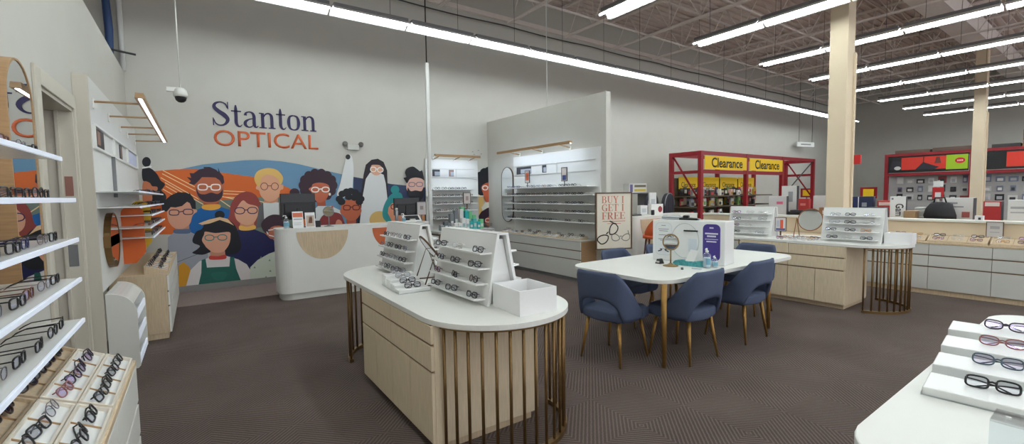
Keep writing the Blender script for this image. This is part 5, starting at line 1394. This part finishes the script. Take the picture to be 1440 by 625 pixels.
b = MB(); b.poly([(-.0175, -.36*2.22, .09), (-.0175, -.60*2.22, .09), (-.0175, -.66*2.22, .16), (-.0175, -.46*2.22, .36)]); b.poly([(-.0175,-.02*2.22,.12),(-.0175,-.17*2.22,.1),(-.0175,-.18*2.22,.42),(-.0175,-.06*2.22,.46)]); b.build('printed_machine', col((48,46,58)), t)
b = MB(); b.prism([(-.13*2.22-.0+.10*math.cos(2*PI*q/16), .17+.07*math.sin(2*PI*q/16)) for q in range(16)], -.019, -.0178, 'x'); b.build('printed_paper', col((210,208,206)), t)
b = MB(); b.poly([(-.0178,-.60*2.22,.30),(-.0178,-.68*2.22,.30),(-.0178,-.66*2.22,.52),(-.0178,-.62*2.22,.52)]); b.build('printed_figure', col((110,60,50)), t)
banner(1.05, 3.30, 'black and red banner on the middle bay of the red shelving', [(.25,.62,.12,.93,(222,58,42)), (.66,.98,.16,.95,(180,176,170)), (.70,.9,.1,.4,(90,86,84))])
banner(-1.55, .70, 'red banner on the right bay of the red shelving', [(.05,.9,.12,.93,(222,58,42))])
n = 0
for r, z in enumerate((1.68, 1.36, 1.05)):
    for k in range(16):
        y = 5.55 - .30*k - (.25 if k > 6 else 0); w_ = RS.uniform(.12,.24); h_ = RS.uniform(.16,.26); c = pick([(214,212,208),(60,60,64),(110,100,130),(150,60,60),(190,190,188),(40,40,44),(120,130,150)])
        t = thing('hanging_package', 'hanging package on the red shelving, %s row, %s from the left' % (['top','middle','lower'][r], ordn(k)), 'package', (QX+.33, y, z), 0, 'goods on the red shelving')
        MB().box(-.01, .01, -w_/2, w_/2, 0, h_, None, .003).build('card', col(c), t); MB().box(-.035, -.0105, -w_*.3, w_*.3, h_*.15, h_*.65, None, .006).build('blister', col(pick([(60,60,66),(180,180,184),(220,216,210)])), t)
        MB().tube([(.019,0,h_-.02),(-.03,0,h_-.02)], .004, 5).build('hook', STEEL, t)
for k, (y, w_, h_, c) in enumerate(((5.2, 1.0, .13, (112,92,80)), (4.05, 1.15, .15, (104,86,74)), (2.8, .65, .13, (60,58,58)), (2.15, .55, .55, (148,106,74)), (1.5, .6, .5, (140,100,70)))):
    carton(['flat brown carton lying on the red shelving top, leftmost', 'flat brown carton on the red shelving top, second from the left', 'flat dark carton on the red shelving top behind the column', 'tall brown carton stack on the red shelving top, right of column', 'tall brown carton on the red shelving top at the photo edge'][k], QX+.60, y, QZ-.0395, w_, .8, h_+.04, c, None, 0, ((.0,1.0,.46,.50,tuple(int(v*.7) for v in c)),))
t = thing('standing_sign', 'small red sign on a white post before the red shelving', 'sign', (19.6, 3.9, 0))
MB().box(-.02, .02, -.03, .03, 0, 1.75).build('post', GREYW, t); MB().box(-.03, -.0205, -.14, .14, 1.15, 1.52).build('card', col((196,40,44)), t); MB().box(-.034, -.0305, -.07, .07, 1.2, 1.36).build('printed_block', WHITE2, t)
MB().box(-.03, -.0205, -.12, .12, 1.54, 1.72).build('header', WHITE2, t)
MB().box(-.15, .15, -.15, .15, 0, .02).build('foot', MGREY, t)
for k, (x, y) in enumerate(((17.6, 5.15), (20.2, 7.95))):
    t = thing('price_sign', ['red framed yellow price sign seen left of the red shelving', 'small red framed yellow sign at the right end of the clearance rack'][k], 'sign', (x, y, 0))
    MB().box(-.02, .02, -.02, .02, 0, 1.2).build('post', MGREY, t); MB().box(-.02, .02, -.22, .22, 1.2, 1.56).build('frame', REDM, t); MB().box(-.026, -.0205, -.14, .14, 1.26, 1.50).build('card', YEL, t)
    MB().box(-.15, .15, -.15, .15, 0, .02).build('foot', MGREY, t)
t = thing('hanging_sign', 'small white hanging sign high near the back wall', 'sign', (21.6, 8.6, 3.36), -.25)
MB().box(-.52, .52, -.02, .02, 0, .20, None, .004).build('board', WHITE2, t); MB().box(-.3, .3, -.0225, -.0205, .07, .13).build('printed_block', col((150,150,156)), t)
for s in (-.4, .4): MB().tube([(s, 0, .2), (s, 0, 2.92)], .008, 6).build('wire', DGREY, t)
